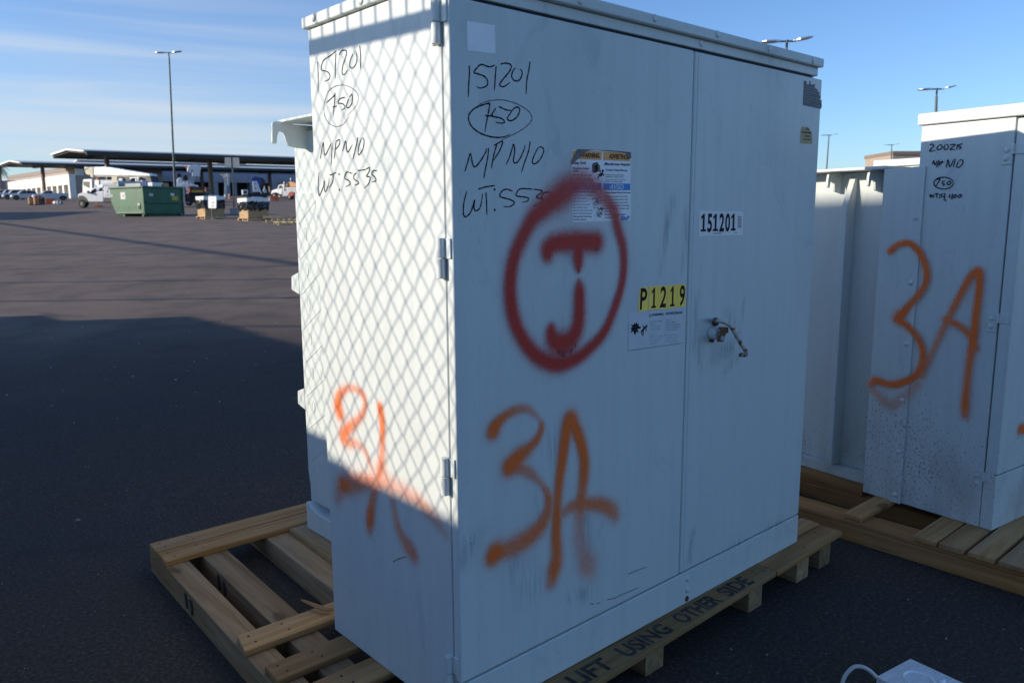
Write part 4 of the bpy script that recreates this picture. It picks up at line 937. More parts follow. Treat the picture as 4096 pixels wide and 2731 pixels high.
ss = thing('unseen_shed', 'unseen tan block added to shade the far left of the lot', 'shed', (-12, 62, zg_at(-12, 62)))  # out-of-view building, added for its shadow on the lot
MB().prism([(.3, -6.1, -1), (8.2, 4.9, -1), (-4, 14, -1), (-12, 3, -1)], (0, 0, 7)).build('unseen_shed_wall', plain('unseen_tan_stucco', (.45, .38, .30), .9), ss)
MB().prism([(.3, -6.4, 6.0), (8.5, 4.9, 6.0), (-4, 14.3, 6.0), (-12.3, 3, 6.0)], (0, 0, .3)).build('unseen_shed_roof', plain('unseen_tan_roof', (.5, .45, .4), .8), ss)

# ================================================================== THE YARD BEHIND: things built in metres at their own distance
def UV(th):
    c, s_ = math.cos(R(th)), math.sin(R(th)); U = c * RH + s_ * FH; N = -s_ * RH + c * FH     # along, and away from the camera
    return U, N
def at_depth(px, d):
    r = ray(px, 760.0); X = CAM + r * d / (r @ FH); return np.array([X[0], X[1], zg_at(X[0], X[1])])
class Far:
    """a thing that stands on the lot; its outline parts lie in the upright plane through its base, running along th"""
    def __init__(s, name, label, cat, P0, th=38, group=None):
        s.P = np.array(P0, float); s.U, s.N = UV(th); s.th = th
        s.o = thing(name, label, cat, tuple(s.P), 0, group)
        s.k = ((s.P - CAM) @ CF) / FPX
    def q(s, px, py, back=0): return on_plane(px, py, s.P + s.N * back, s.N) - s.P
    def slab(s, name, mat, pts, thick, back=0, parent=None, bev=0.03, label=None, z=None):
        pts = z(pts) if z else pts
        o = MB().prism([s.q(*p[:2], back) for p in pts], s.N * thick).build(name, mat, parent or s.o, bev, 2)
        if label: o['label'] = label
        return o
    def wheel(s, c, r, width=.28, back=0, z=None, rim='rim', clamp=True):
        c = z([c])[0] if z else c; kz = wk_scale(z) if z else 1
        p = s.q(*c, back); rr = r * kz * s.k
        p = p + s.N * -.02
        w = MB().cyl(p, p + s.N * width, rr, n=20).build('wheel', 'tyre', s.o, .03)
        MB().cyl(p - s.N * .012, p + s.N * .02, rr * .46, n=16).build('rim', rim, w, smooth=True)
        return w
    def box(s, name, mat, u0, u1, n0, n1, z0, z1, parent=None, bev=.02):
        mb = MB(); V = [s.U * u + s.N * n + np.array([0, 0, z]) for z in (z0, z1) for u, n in ((u0, n0), (u1, n0), (u1, n1), (u0, n1))]
        mb.add(V, [(0, 3, 2, 1), (4, 5, 6, 7), (0, 1, 5, 4), (1, 2, 6, 5), (2, 3, 7, 6), (3, 0, 4, 7)])
        return mb.build(name, mat, parent or s.o, bev, 2)
    def loc(s, u, n, z): return s.U * u + s.N * n + np.array([0, 0, z])

M['vwhite'] = plain('white_vehicle_paint', (.74, .75, .76), .25, 0, .04, 2)
M['carpaint'] = plain('silver_white_car_paint', (.58, .60, .63), .2, 0, .04, 2)
M['glass'] = plain('dark_glass', (.015, .02, .025), .06, 0, .2, 3)
M['tyre'] = plain('tyre_rubber', (.018, .018, .019), .85, 0, .2, 9)
M['rim'] = plain('steel_rim', (.16, .165, .18), .35, .6, .15, 9)
M['blackplastic'] = plain('black_plastic', (.020, .020, .022), .6, 0, .2, 6)
M['darksteel'] = plain('dark_frame_steel', (.05, .052, .058), .6, .2, .3, 4)
M['lamp'] = plain('headlight_lens', (.8, .82, .85), .08, .3, .05)
M['taillight'] = plain('red_lens', (.30, .015, .02), .2)
M['greypaint'] = plain('grey_painted_steel', (.40, .42, .45), .5, 0, .1, 2)
M['cream'] = plain('cream_canvas', (.60, .54, .42), .85, 0, .15, 3)
M['orangep'] = plain('safety_orange', (.72, .13, .04), .6, 0, .12, 6)
M['orangetank'] = plain('orange_tan_tank', (.50, .24, .09), .5, 0, .12, 3)
M['yellowp'] = plain('worn_yellow_paint', (.50, .36, .04), .6, 0, .2, 6)
M['bluep'] = plain('blue_reel_paint', (.03, .07, .28), .5, 0, .15, 3)
M['green'] = plain('green_bin_paint', (.006, .098, .042), .42, 0, .22, 1.6, (1, 1, .5))
M['cardboard'] = plain('cardboard', (.44, .29, .15), .85, 0, .1, 5)
M['wrap'] = plain('black_plastic_film', (.012, .013, .017), .16, 0, .3, 5, (1, 1, 1), .9)
M['palepine'] = plain('pale_pine', (.66, .47, .24), .8, 0, .2, 5)
M['concrete'] = plain('concrete', (.30, .29, .29), .9, 0, .15, 2)
M['polepaint'] = plain('green_grey_pole', (.10, .115, .115), .5, .2, .15, 2)
M['signback'] = plain('bare_sign_back', (.36, .37, .36), .45, .5, .1, 2)
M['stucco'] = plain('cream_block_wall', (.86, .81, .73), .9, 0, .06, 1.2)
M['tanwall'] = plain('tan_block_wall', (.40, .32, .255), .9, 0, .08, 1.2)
M['tanlight'] = plain('pale_tan_block', (.42, .355, .32), .9, 0, .06, 1)
M['greywall'] = plain('grey_metal_wall', (.47, .47, .52), .7, 0, .07, .8)
M['mauvewall'] = plain('mauve_metal_wall', (.26, .22, .25), .7, 0, .08, .8)
M['roofwhite'] = plain('white_metal_roof', (.72, .71, .68), .55, 0, .06, .5)
M['fascia'] = plain('dark_green_fascia', (.035, .045, .045), .6, 0, .15, 1)
M['brownsteel'] = plain('brown_column_paint', (.12, .085, .065), .6, 0, .15, 1)
M['doordark'] = plain('dark_bay', (.018, .018, .022), .6, 0, .3, 1)
M['redp'] = plain('faded_red', (.34, .05, .04), .7, 0, .2, 6)
M['greenink'] = text_ink('green_ink', (.03, .20, .10))

# ---- light poles
def light_pole(px_top, py_top, px_b, depth, label, span=1.9, yaw=0, tilt=0, r=.085):
    P = at_depth(px_b, depth)
    top = on_plane(px_top, py_top, P, FH) - P
    o = thing('light_pole', label, 'light pole', tuple(P), 0, 'twin-headed lot light poles')
    MB().cyl((0, 0, 0), (0, 0, .75), .28, n=16).build('concrete_base', 'concrete', o, .02)
    MB().tube([(0, 0, .7), top * .5 + (0, 0, .3), top - (0, 0, .35)], [r, r * .85, r * .7], 12).build('pole', 'polepaint', o, smooth=True)
    d = math.cos(R(yaw)) * RH + math.sin(R(yaw)) * FH
    MB().cyl(top - (0, 0, .38), top + (0, 0, .05), .045, n=10).tube([top - d * .3, top, top + d * .3], .035, 8).build('bracket', 'polepaint', o, smooth=True)
    q = np.cross(d, (0, 0, 1))
    for sg in (1, -1):
        e = top + d * sg * .22 + (0, 0, .02); f = top + d * sg * span / 2 + (0, 0, .02 + (.12 if sg * math.cos(R(yaw)) > 0 else -.03) + tilt)
        mb = MB(); rings = []
        for t, w, h in ((0, .06, .05), (.16, .10, .07), (.3, .20, .06), (.8, .22, .05), (1, .10, .03)):
            c = e + (f - e) * t; rings.append([c + q * w + (0, 0, h * .4), c + q * w - (0, 0, h * .6), c - q * w - (0, 0, h * .6), c - q * w + (0, 0, h * .4)])
        V = [p for g in rings for p in g]; F_ = []
        for i in range(4): F_ += [(i * 4 + k, i * 4 + (k + 1) % 4, i * 4 + 4 + (k + 1) % 4, i * 4 + 4 + k) for k in range(4)]
        mb.add(V, F_ + [(3, 2, 1, 0), (16, 17, 18, 19)])
        mb.build('luminaire', 'zinc', o, .01)
light_pole(675, 212, 699, 62, 'tall light pole with two heads rising behind the green dumpster', 1.9, 8)
light_pole(3148, 166, 3153, 31, 'light pole whose two heads peek over the big cabinet lid', 1.9, -4)
light_pole(3748, 357, 3736, 40, 'light pole rising behind the mud-spattered cabinet', 1.8, -4)
light_pole(3316, 541, 3300, 83, 'light pole in the gap just right of the big cabinet', 1.8, 4)
light_pole(3567, 580, 3563, 94, 'light pole beside the tan building, right', 1.8, 6)

# ---- carports
def carport(name_lbl, px_corner, py_top, depth, th, th_g, width, length, rise, cols, hfas, col_off):
    P = at_depth(px_corner, depth); U, N = UV(th); N = UV(th_g)[1]
    zt = on_plane(px_corner, py_top, P, FH)[2] - P[2]
    f = Far('carport', name_lbl, 'carport', P, th); f.N = N
    def prof(z0, t): return [(0, z0), (width / 2, z0 + rise), (width, z0), (width, z0 - t), (width / 2, z0 + rise - t), (0, z0 - t)]
    MB().prism([N * n + np.array([0, 0, z]) for n, z in prof(zt, .22)], U * length).build('roof', 'roofwhite', f.o)
    MB().prism([U * .35 + N * n + np.array([0, 0, z]) for n, z in prof(zt - .23, .18)], U * (length - .7)).build('roof_deck', 'fascia', f.o)
    f.box('front_fascia', 'fascia', .30, length, -.06, .12, zt - hfas, zt - .10)
    f.box('rear_fascia', 'fascia', .30, length, width - .12, width + .06, zt - hfas, zt - .10)
    for u in cols:
        f.box('column', 'brownsteel', u - .22, u + .22, col_off - .2, col_off + .2, -1.5, zt - .4 + rise * .5)
        f.box('roof_beam', 'fascia', u - .15, u + .15, .4, width - .4, zt - .64, zt - .42)
    return f
def u_at(P, th, px, n):
    """distance along the carport at which the picture column px is met"""
    U, N = UV(th); N = UV(53)[1] if n else N; r = ray(px, 700); q = P + N * n
    a = np.array([[U[0], -r[0]], [U[1], -r[1]]]); return np.linalg.solve(a, (CAM - q)[:2])[0]
Pc = at_depth(348, 100); cA = [u_at(Pc, 32, x, 4) for x in (432, 842)]; cA += [cA[1] + (cA[1] - cA[0])]
carport('upper long carport with white roof and dark fascia over the trucks', 348, 600, 100, 32, 53, 9.2, 78, .42, cA, .60, 4)
Pd = at_depth(89, 126); cB = [u_at(Pd, 32, x, 4) for x in (172, 806, 1078)]; cB.insert(1, (cB[0] + cB[1]) / 2)
carport('lower carport farther back with white roof edge', 89, 647, 126, 32, 53, 7.6, 95, .40, cB, .50, 4)

M['mauvelight'] = plain('pale_mauve_panel', (.50, .44, .45), .8, 0, .05, 1)
M['tanpar'] = plain('tan_parapet', (.30, .25, .22), .9, 0, .06, 1)
# ---- buildings
def building_wall(f, name, mat, u0, u1, z0, z1, n0, n1, **k): return f.box(name, mat, u0, u1, n0, n1, z0, z1, bev=0, **k)
Pb = at_depth(280, 122); fb_ = Far('office_building', 'low cream block building with a row of narrow recessed windows', 'building', Pb, 135)
fb_.N = -fb_.N
Lb = 36.0; zt1 = on_plane(280, 697, Pb, FH)[2] - Pb[2]; zop = on_plane(280, 738, Pb, FH)[2] - Pb[2]
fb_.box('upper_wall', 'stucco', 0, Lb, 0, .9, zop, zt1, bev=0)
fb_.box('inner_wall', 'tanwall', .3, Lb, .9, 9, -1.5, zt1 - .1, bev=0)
npil = 13
for i in range(npil):
    u = i * (Lb - .8) / (npil - 1); fb_.box('pilaster', 'stucco', u, u + .8, 0, .9, -1.5, zop - .01, bev=0)
    if i < npil - 1:
        w = fb_.box('window', 'doordark', u + .82, u + 2.9, .80, .89, -1.4, zop - .02, bev=0)
        fb_.box('window_panel', 'mauvelight', u + 1.55, u + 2.35, .70, .795, -1.4, zop - .5, parent=w, bev=0)
Pu = at_depth(310, 132); fu = Far('warehouse', 'tan block warehouse rising behind the low cream building', 'building', Pu, 135); fu.N = -fu.N
zu = on_plane(310, 663, Pu, FH)[2] - Pu[2]
fu.box('wall', 'tanlight', 0, 42, 0, 14, -2, zu - .72, bev=0); fu.box('parapet', 'tanpar', -.1, 42, -.1, 14, zu - .71, zu, bev=0)
fu.box('corner_pier', 'stucco', -.9, -.1, -.2, 1, -2, zu - .5, bev=0)
Pg = at_depth(330, 140); fg = Far('warehouse', 'long grey metal warehouse with dark bay openings behind the carports', 'building', Pg, 34)
zg1 = on_plane(900, 730, Pg + UV(34)[0] * 30, UV(34)[1])[2] - Pg[2]
zg2 = on_plane(900, 694, Pg + UV(34)[0] * 30, UV(34)[1])[2] - Pg[2]
fg.box('lower_wall', 'greywall', 0, 110, 0, 20, zg1, zg2, bev=0); fg.box('upper_wall', 'mauvewall', 0, 110, .15, 20, zg2 + .01, zg2 + 1.55, bev=0)
fg.box('roof', 'roofwhite', -.5, 110.5, -.6, 20.5, zg2 + 1.56, zg2 + 1.75, bev=0)
fg.box('bay_back', 'doordark', 0, 110, 3, 20, -3, zg1 - .02, bev=0)
for a_, b_ in ((690, 712), (850, 870), (901, 918), (936, 944), (1000, 1010), (1080, 1110), (560, 600)):
    u0, u1 = u_at(Pg, 34, a_, 0), u_at(Pg, 34, b_, 0); fg.box('wall_pier', 'greywall', u0, u1, .02, 2.9, -3, zg1 - .015, bev=0)
# patch of sunlight on the wall, imitated by white solids
Psun = at_depth(880, 112); fd = Far('sun_patch', 'white solids imitating a sunlit patch beside the warehouse wall', 'sun patch', Psun, -35)
Z5 = zoom(680, 640, 7.84)
fd.slab('sun_patch_top', 'vwhite', [(1545, 428), (1810, 425), (1810, 540), (1735, 545), (1725, 620), (1700, 610)], .4, z=Z5)
fd.slab('sun_patch_bar', 'vwhite', [(1700, 610), (1735, 620), (1725, 1180), (1700, 1180)], .3, z=Z5)
fd.slab('sun_patch_side_bar', 'vwhite', [(1765, 545), (1810, 542), (1808, 800), (1780, 790)], .3, z=Z5)
# far low roofs above the carport edge
for lb, pts, mt in (('pale hipped roof beyond the lower carport, centre', [(690, 652), (770, 640), (838, 640), (838, 652)], 'roofwhite'), ('pale hipped roof with grey gable beyond the carport, right', [(876, 652), (905, 641), (962, 638), (986, 650)], 'roofwhite')):
    Pf = at_depth(pts[0][0], 190); f = Far('far_building', lb, 'building', Pf, 30)
    f.slab('roof', mt, pts, 10, bev=0)
    f.slab('wall', 'tanwall', [(pts[0][0] + 3, 652.5), (pts[-1][0] - 3, 652.5), (pts[-1][0] - 3, 800), (pts[0][0] + 3, 800)], 9, .5, bev=0)
Pt = at_depth(3571, 150); ft = Far('tan_building', 'far tan building with a brown top band, right', 'building', Pt, 0)
ft.slab('parapet', plain('brown_parapet', (.25, .19, .15), .9), [(3571, 605), (3780, 605), (3780, 619), (3571, 619)], 12, -.2, bev=0)
ft.slab('wall', 'tanwall', [(3571, 619.5), (3790, 619.5), (3790, 800), (3571, 800)], 11.5, bev=0)
# colonnade and palm at the far left
Pw = at_depth(-60, 150); fw = Far('block_wall', 'dark grey boundary wall with pale piers at the far left', 'wall', Pw, 8)
fw.box('wall_panel', 'mauvewall', 0, 9.2, 0, .3, -2, 3.0, bev=0)
for k in range(8): fw.box('pier', 'tanwall', k * 1.25, k * 1.25 + .35, -.12, -.01, -2, 3.05, bev=0)

def palm(px, depth, h, label, seed):
    P = at_depth(px, depth); o = thing('palm_tree', label, 'palm tree', tuple(P), 0, 'palm trees beyond the wall'); rnd = random.Random(seed)
    MB().tube([(0, 0, -.5), (.1, .05, h * .5), (.05, 0, h)], [.28, .2, .18], 10).build('trunk', plain('palm_trunk_%d' % seed, (.16, .11, .075), .9, 0, .3, 6, (1, 1, 4)), o, smooth=True)
    mb = MB()
    for k in range(46):
        az = rnd.uniform(0, 6.283); el = rnd.uniform(-.7, 1.2); L = rnd.uniform(1.6, 2.5); prev = None
        d = np.array([math.cos(az), math.sin(az), 0]); sd = np.array([-d[1], d[0], 0]); Q = []
        for i in range(8):
            t = i / 7; c = d * L * t * math.cos(el) + np.array([0, 0, h + L * (t * math.sin(el) - .75 * t * t)]); Q.append(c)
        for i in range(7):
            for sg in (1, -1):
                for j in range(3):
                    c = Q[i] + (Q[i + 1] - Q[i]) * j / 3; w = .42 * math.sin(math.pi * min(1, .15 + i / 8)) * rnd.uniform(.7, 1.1)
                    e = c + sd * sg * w + d * .18 - np.array([0, 0, .16 + rnd.uniform(0, .12)])
                    mb.add([c, c + (Q[i + 1] - Q[i]) * .22, e], [(0, 1, 2)])
    mb.build('fronds', 'frond', o)
M['frond'] = plain('palm_frond', (.075, .085, .03), .6, 0, .35, 4)
palm(6, 165, 6.3, 'dark green palm tree at the left edge beyond the wall', 1); palm(-8, 175, 6.9, 'taller palm tree cut by the left edge of the photo', 2)

# ---- parked cars
def window(f, pts, par=None, z=None): f.slab('window', 'glass', pts, .02, -.021, par, 0, z=z)
def car(kind, x0, x1, y0, y1, label, depth_y=None, width=1.9, group=None, mat='carpaint'):
    f = Far('parked_car' if kind != 'pickup' else 'pickup_truck', label, 'car' if kind != 'pickup' else 'pickup', on_ground((x0 + x1) / 2, depth_y or y1), 38, group)
    T = lambda P_: [(x0 + (x1 - x0) * a, y1 - (y1 - y0) * b) for a, b in P_]
    if kind == 'suv':
        body = [(0, .22), (-.005, .42), (.03, .55), (.20, .64), (.25, .66), (.90, .68), (.985, .62), (1, .48), (1, .24), (.93, .18), (.08, .18)]
        top = [(.235, .655), (.37, .94), (.46, 1), (.80, 1), (.90, .93), (.965, .67)]
        win = [[(.30, .68), (.40, .92), (.56, .93), (.56, .68)], [(.575, .68), (.575, .93), (.76, .92), (.77, .68)], [(.785, .69), (.78, .91), (.87, .87), (.92, .70)]]; wh = (.18, .80)
    else:
        body = [(0, .22), (-.005, .46), (.03, .60), (.22, .68), (.56, .70), (.57, .74), (.97, .74), (1, .66), (1, .30), (.94, .2), (.08, .18)]
        top = [(.22, .69), (.34, .95), (.40, 1), (.55, 1), (.585, .74)]
        win = [[(.28, .71), (.355, .93), (.44, .94), (.44, .71)], [(.455, .71), (.455, .94), (.535, .93), (.545, .72)]]; wh = (.17, .86)
    b = f.slab('body', mat, T(body), width, bev=.10)
    f.slab('cabin', mat, T(top), width - .30, .15, b, .10)
    for w in win: f.slab('window', 'glass', T(w), .02, .135, b, 0)
    dep = f.k; rp = .20 * (y1 - y0)
    for a in wh:
        f.slab('wheel_arch', 'blackplastic', T([(a + .115 * math.cos(t), .22 + .27 * math.sin(t)) for t in np.linspace(-.2, 3.34, 11)]), .02, -.012, b, 0)
        c = T([(a, .205)])[0]; f.wheel(c, rp, .24, -.03)
    f.slab('headlight', 'lamp', T([(-.002, .50), (.03, .56), (.075, .56), (.05, .47)]), .35, -.015, b, .01)
    f.slab('headlight', 'lamp', T([(-.004, .50), (.0, .55), (.03, .55), (.02, .47)]), .35, width - .36, b, .01)
    f.slab('bumper', 'blackplastic', T([(-.012, .20), (-.012, .34), (.05, .34), (.05, .20)]), width - .1, .05, b, .03)
    f.slab('mirror', mat, T([(.27, .66), (.275, .74), (.31, .74), (.31, .66)]), .2, -.22, b, .03)
    if kind == 'pickup': f.slab('taillight', 'taillight', T([(.985, .50), (.985, .70), (1.003, .66), (1.003, .50)]), .15, -.01, b, 0)
    f.slab('door_line', 'darksteel', T([(.445, .24), (.445, .66), (.449, .66), (.449, .24)]), .005, -.006, b, 0)
    return f
G_ = 'white vehicles parked along the cream building'
car('pickup', 133, 272, 762, 803, 'white pickup truck parked side-on before the cream building', group=G_)
car('suv', 46, 153, 761, 801, 'white car parked just left of the pickup, rear hidden behind it', group=G_)
car('suv', 12, 112, 758, 799, 'white sport utility car parked in the row, second from the pickup', group=G_)
car('suv', -8, 78, 758, 797, 'white car third from the pickup in the parked row', group=G_)
car('suv', -30, 50, 758, 796, 'white car cut off by the left edge of the photo', group=G_)

# ---- barrels, orange crate and jugs in front of the cars
Z3b = zoom(0, 680, 8.4)
def barrel(c, r, ytop, ybot, mat, label):
    P = on_ground(*Z3b([(c, ybot)])[0]); k = ((P - CAM) @ CF) / FPX / 8.4; h = (ybot - ytop) * k; rr = r * k
    o = thing('waste_barrel', label, 'barrel', tuple(P), 0, 'barrels standing on the lot')
    b = MB().cyl((0, 0, .08), (0, 0, h * .82), rr, n=18).build('drum', mat, o, .02)
    for z in (.3, .55): MB().tube([(rr * 1.01 * math.cos(t), rr * 1.01 * math.sin(t), h * z) for t in np.linspace(0, 6.283, 19)[:-1]], .02, 5, True).build('hoop', mat, b)
    MB().cyl((0, 0, h * .83), (0, 0, h), rr * .8, rr * .45, n=12).build('rubbish', 'redp', o, .02)
    MB().box(-rr, rr, -rr, rr, 0, .07).build('dolly', 'blackplastic', o, .01)
barrel(1045, 75, 890, 1180, 'cardboard', 'leftmost tan barrel with pinkish rubbish on top'); barrel(1230, 75, 880, 1180, 'orangetank', 'orange-brown barrel with pale top'); barrel(1350, 62, 890, 1170, 'brownsteel', 'dark brown barrel next to the orange crate'); barrel(1450, 60, 900, 1160, 'darksteel', 'near-black barrel touching the orange crate')
f = Far('orange_crate', 'salmon orange crate beside the barrels, left', 'crate', on_ground(*Z3b([(1650, 1140)])[0]), 20)
f.slab('crate_body', 'orangep', [(1520, 965), (1780, 965), (1790, 1125), (1530, 1125)], .9, z=Z3b); f.slab('skid', 'darksteel', [(1540, 1126), (1770, 1126), (1770, 1145), (1540, 1145)], .8, .05, bev=0, z=Z3b)
for i, (x, y0, y1, mt, lb) in enumerate(((1820, 1050, 1140, 'vwhite', 'small white jug next to the orange crate'), (1865, 1035, 1145, 'vwhite', 'white jug in the middle of the jug cluster'), (1950, 1015, 1165, 'cream', 'larger cream jug, rightmost of the pale ones'), (2065, 1035, 1140, 'bluep', 'dull blue jug right of the pale jugs'))):
    P = on_ground(*Z3b([(x, y1)])[0]); k = ((P - CAM) @ CF) / FPX / 8.4; h = (y1 - y0) * k; w = 34 * k
    o = thing('plastic_jug', lb, 'jug', tuple(P), .4, 'jugs on the lot'); MB().box(-w, w, -w, w, 0, h * .75).build('jug_body', mt, o, .04); MB().cyl((0, 0, h * .74), (0, 0, h), w * .5, w * .35, n=10).build('jug_neck', mt, o, .01)

# ---- white utility truck
ZU = zoom(300, 640, 6.9176)
f = Far('utility_truck', 'white utility truck with service boxes, front wheel showing left of the dumpster', 'truck', on_ground(*ZU([(195, 1330)])[0]), -14)
b = f.slab('cab', 'vwhite', [(62, 985), (75, 940), (180, 905), (330, 885), (405, 870), (785, 860), (795, 1165), (345, 1165), (300, 1080), (200, 1040), (120, 1045), (80, 1085)], 2.0, bev=.08, z=ZU)
f.slab('cab_roof', 'vwhite', [(375, 880), (440, 800), (520, 752), (760, 742), (785, 865)], 1.75, .12, b, .08, z=ZU)
window(f, [(415, 915), (490, 832), (560, 790), (575, 895), (430, 930)], b, ZU); f.slab('window', 'glass', [(660, 895), (680, 777), (745, 777), (740, 875)], .03, .095, b, 0, z=ZU)
f.slab('window', 'glass', [(425, 880), (495, 822), (565, 785), (572, 878)], .03, .095, b, 0, z=ZU)
sb = f.slab('service_body', 'vwhite', [(790, 732), (1500, 728), (1500, 1045), (797, 1050)], 2.1, -.05, bev=.03, z=ZU)
for x0, x1 in ((805, 915), (925, 1045)): f.slab('locker_door', 'vwhite', [(x0, 755), (x1, 753), (x1, 990), (x0, 992)], .03, -.085, sb, .012, z=ZU)
f.slab('latch', 'blackplastic', [(882, 858), (908, 858), (908, 884), (882, 884)], .02, -.11, sb, 0, z=ZU)
f.slab('lower_skirt', 'darksteel', [(797, 1060), (1500, 1056), (1500, 1185), (805, 1160)], 1.9, .0, bev=.02, z=ZU)
f.slab('pipe_rack', 'greypaint', [(765, 662), (1320, 640), (1500, 650), (1500, 726), (765, 730)], 1.2, .3, bev=.03, z=ZU)
f.slab('fender', 'blackplastic', [(55, 1120), (80, 1050), (120, 1005), (200, 990), (270, 1030), (320, 1100), (345, 1165), (100, 1180)], .03, -.035, b, .0, z=ZU)
f.slab('mirror', 'blackplastic', [(322, 852), (345, 850), (352, 885), (392, 890), (390, 925), (340, 930)], .2, -.25, b, .02, z=ZU); f.slab('headlight', 'lamp', [(66, 980), (125, 975), (128, 1005), (90, 1010)], .25, -.03, b, 0, z=ZU)
f.wheel((192, 1212), 118, .3, -.06, ZU); f.wheel((1300, 1212), 118, .5, 0, ZU); f.wheel((230, 1190), 110, .3, 1.6, ZU)
# ---- delineator post and hump beside it
f = Far('marker_post', 'thin yellow marker post on a dark red base by the utility truck', 'post', on_ground(*ZU([(600, 1300)])[0]), 0)
f.slab('post', 'yellowp', [(575, 900), (588, 900), (606, 1255), (584, 1255)], .05, z=ZU, bev=0); f.slab('sign_blade', 'greypaint', [(560, 690), (590, 690), (592, 960), (566, 960)], .03, .0, z=ZU, bev=0); f.slab('base', 'redp', [(490, 1340), (520, 1270), (600, 1250), (690, 1275), (750, 1330)], .5, z=ZU, bev=.03)
# ---- boom truck behind
f = Far('boom_truck', 'white boom truck with its long tapered boom lying over the bed', 'truck', at_depth(360, 84), -28)
b = f.slab('cab', 'vwhite', [(215, 560), (240, 535), (470, 530), (480, 920), (200, 920), (205, 700)], 2.2, bev=.06, z=ZU); f.slab('window', 'glass', [(228, 600), (395, 597), (392, 775), (300, 735), (235, 705)], .03, -.03, b, 0, z=ZU)
f.slab('cab_stripe', 'darksteel', [(470, 560), (545, 560), (545, 900), (475, 900)], 2.0, .1, z=ZU); f.slab('tool_tower', 'vwhite', [(540, 560), (660, 560), (660, 690), (765, 690), (765, 760), (540, 780)], 1.6, .1, z=ZU)
f.slab('deck', 'greypaint', [(660, 555), (1010, 555), (1320, 600), (1800, 640), (2050, 640), (2050, 800), (545, 900), (660, 690)], 2.0, .2, z=ZU)
bo = f.slab('boom', 'vwhite', [(520, 195), (820, 190), (2055, 395), (2085, 445), (515, 422)], .9, .3, bev=.04, z=ZU)
f.slab('boom_lower_rail', 'cream', [(515, 424), (2070, 446), (2060, 470), (515, 458)], .6, .45, bo, 0, z=ZU)  # cream rail along the lower edge of the boom
f.slab('turret', 'darksteel', [(1880, 460), (2080, 460), (2130, 640), (1860, 660)], .9, .3, z=ZU); f.slab('engine_box', 'blackplastic', [(1345, 460), (1525, 460), (1525, 600), (1345, 600)], 1, .2, z=ZU)
f.slab('tool_box', 'cream', [(1015, 455), (1160, 455), (1165, 635), (1010, 635)], .8, .0, z=ZU); f.slab('tool_box', 'greypaint', [(1200, 505), (1310, 505), (1310, 610), (1200, 610)], .8, .0, z=ZU); f.slab('tool_box', 'greypaint', [(1765, 560), (1880, 575), (1880, 660), (1765, 660)], .8, .0, z=ZU)
for pts in ([(1515, 480), (1770, 475), (1770, 498), (1515, 505)], [(1520, 505), (1545, 505), (1545, 545), (1520, 545)], [(1665, 505), (1690, 505), (1700, 655), (1670, 655)], [(1730, 500), (1752, 500), (1755, 655), (1735, 655)], [(1600, 630), (1670, 630), (1670, 655), (1600, 655)]): f.slab('outrigger_frame', 'vwhite', pts, .15, -.1, bev=0, z=ZU)
f.slab('bucket_cover', 'cream', [(245, 180), (360, 210), (430, 195), (500, 190), (500, 400), (512, 480), (440, 492), (400, 412), (340, 415), (290, 395), (262, 300), (250, 240)], .8, .3, bev=.08, z=ZU)
f.slab('cover_strap', 'darksteel', [(262, 255), (310, 235), (350, 240), (345, 255), (305, 255), (268, 280)], .02, .27, bev=0, z=ZU); f.slab('beacon', 'orangep', [(575, 515), (630, 512), (632, 550), (575, 550)], .3, .6, bev=.02, z=ZU)
f.slab('chassis', 'blackplastic', [(215, 925), (2050, 805), (2050, 1020), (215, 1020)], 1.4, .4, z=ZU)
for cx in (340, 1500, 1750): f.wheel((cx, 1035), 92, 2.2, 0, ZU)
# ---- bucket truck seen from the rear
f = Far('bucket_truck', 'bucket truck seen from behind with raised white bucket and yellow chevrons', 'truck', at_depth(765, 68), 12)
f.slab('bucket', 'vwhite', [(600, 160), (910, 155), (905, 260), (880, 330), (880, 520), (685, 520), (690, 340), (600, 380), (530, 370), (545, 230)], 1.1, .3, bev=.06, z=Z5)
f.slab('bucket_mark', 'redp', [(670, 310), (715, 310), (690, 390), (665, 385)], .02, .27, bev=0, z=Z5); f.slab('beacon', 'orangep', [(465, 195), (525, 185), (530, 240), (480, 250)], .3, .4, bev=.02, z=Z5)
f.slab('boom_arm', 'greypaint', [(500, 775), (560, 540), (655, 525), (740, 555), (695, 790)], .7, .3, bev=.04, z=Z5); f.slab('turret', 'vwhite', [(215, 800), (215, 620), (265, 560), (300, 545), (310, 640), (470, 660), (480, 760), (310, 800)], .9, .4, bev=.04, z=Z5)
f.slab('hose_reel', 'blackplastic', [(395, 560), (440, 480), (530, 470), (550, 560), (500, 640), (420, 640)], .4, .15, bev=.03, z=Z5); f.slab('control_box', 'blackplastic', [(200, 440), (290, 400), (340, 480), (300, 560), (200, 530)], .5, .4, bev=.04, z=Z5)
dk = f.slab('deck', 'vwhite', [(195, 795), (765, 770), (765, 830), (480, 835), (200, 850)], 2.0, .1, bev=.02, z=Z5)
f.slab('rear_body', 'darksteel', [(440, 850), (1070, 850), (1070, 1050), (440, 1060)], 3.5, .0, bev=.03, z=Z5); f.slab('bumper', 'blackplastic', [(430, 1065), (1090, 1060), (1090, 1290), (430, 1330)], 3.4, .1, bev=.03, z=Z5)
f.slab('chevron_panel', 'yellowp', [(675, 950), (1035, 950), (1035, 1018), (675, 1018)], .02, -.035, bev=0, z=Z5); f.slab('reflective_strip', 'redp', [(655, 908), (1030, 908), (1030, 922), (655, 922)], .02, -.035, bev=0, z=Z5)
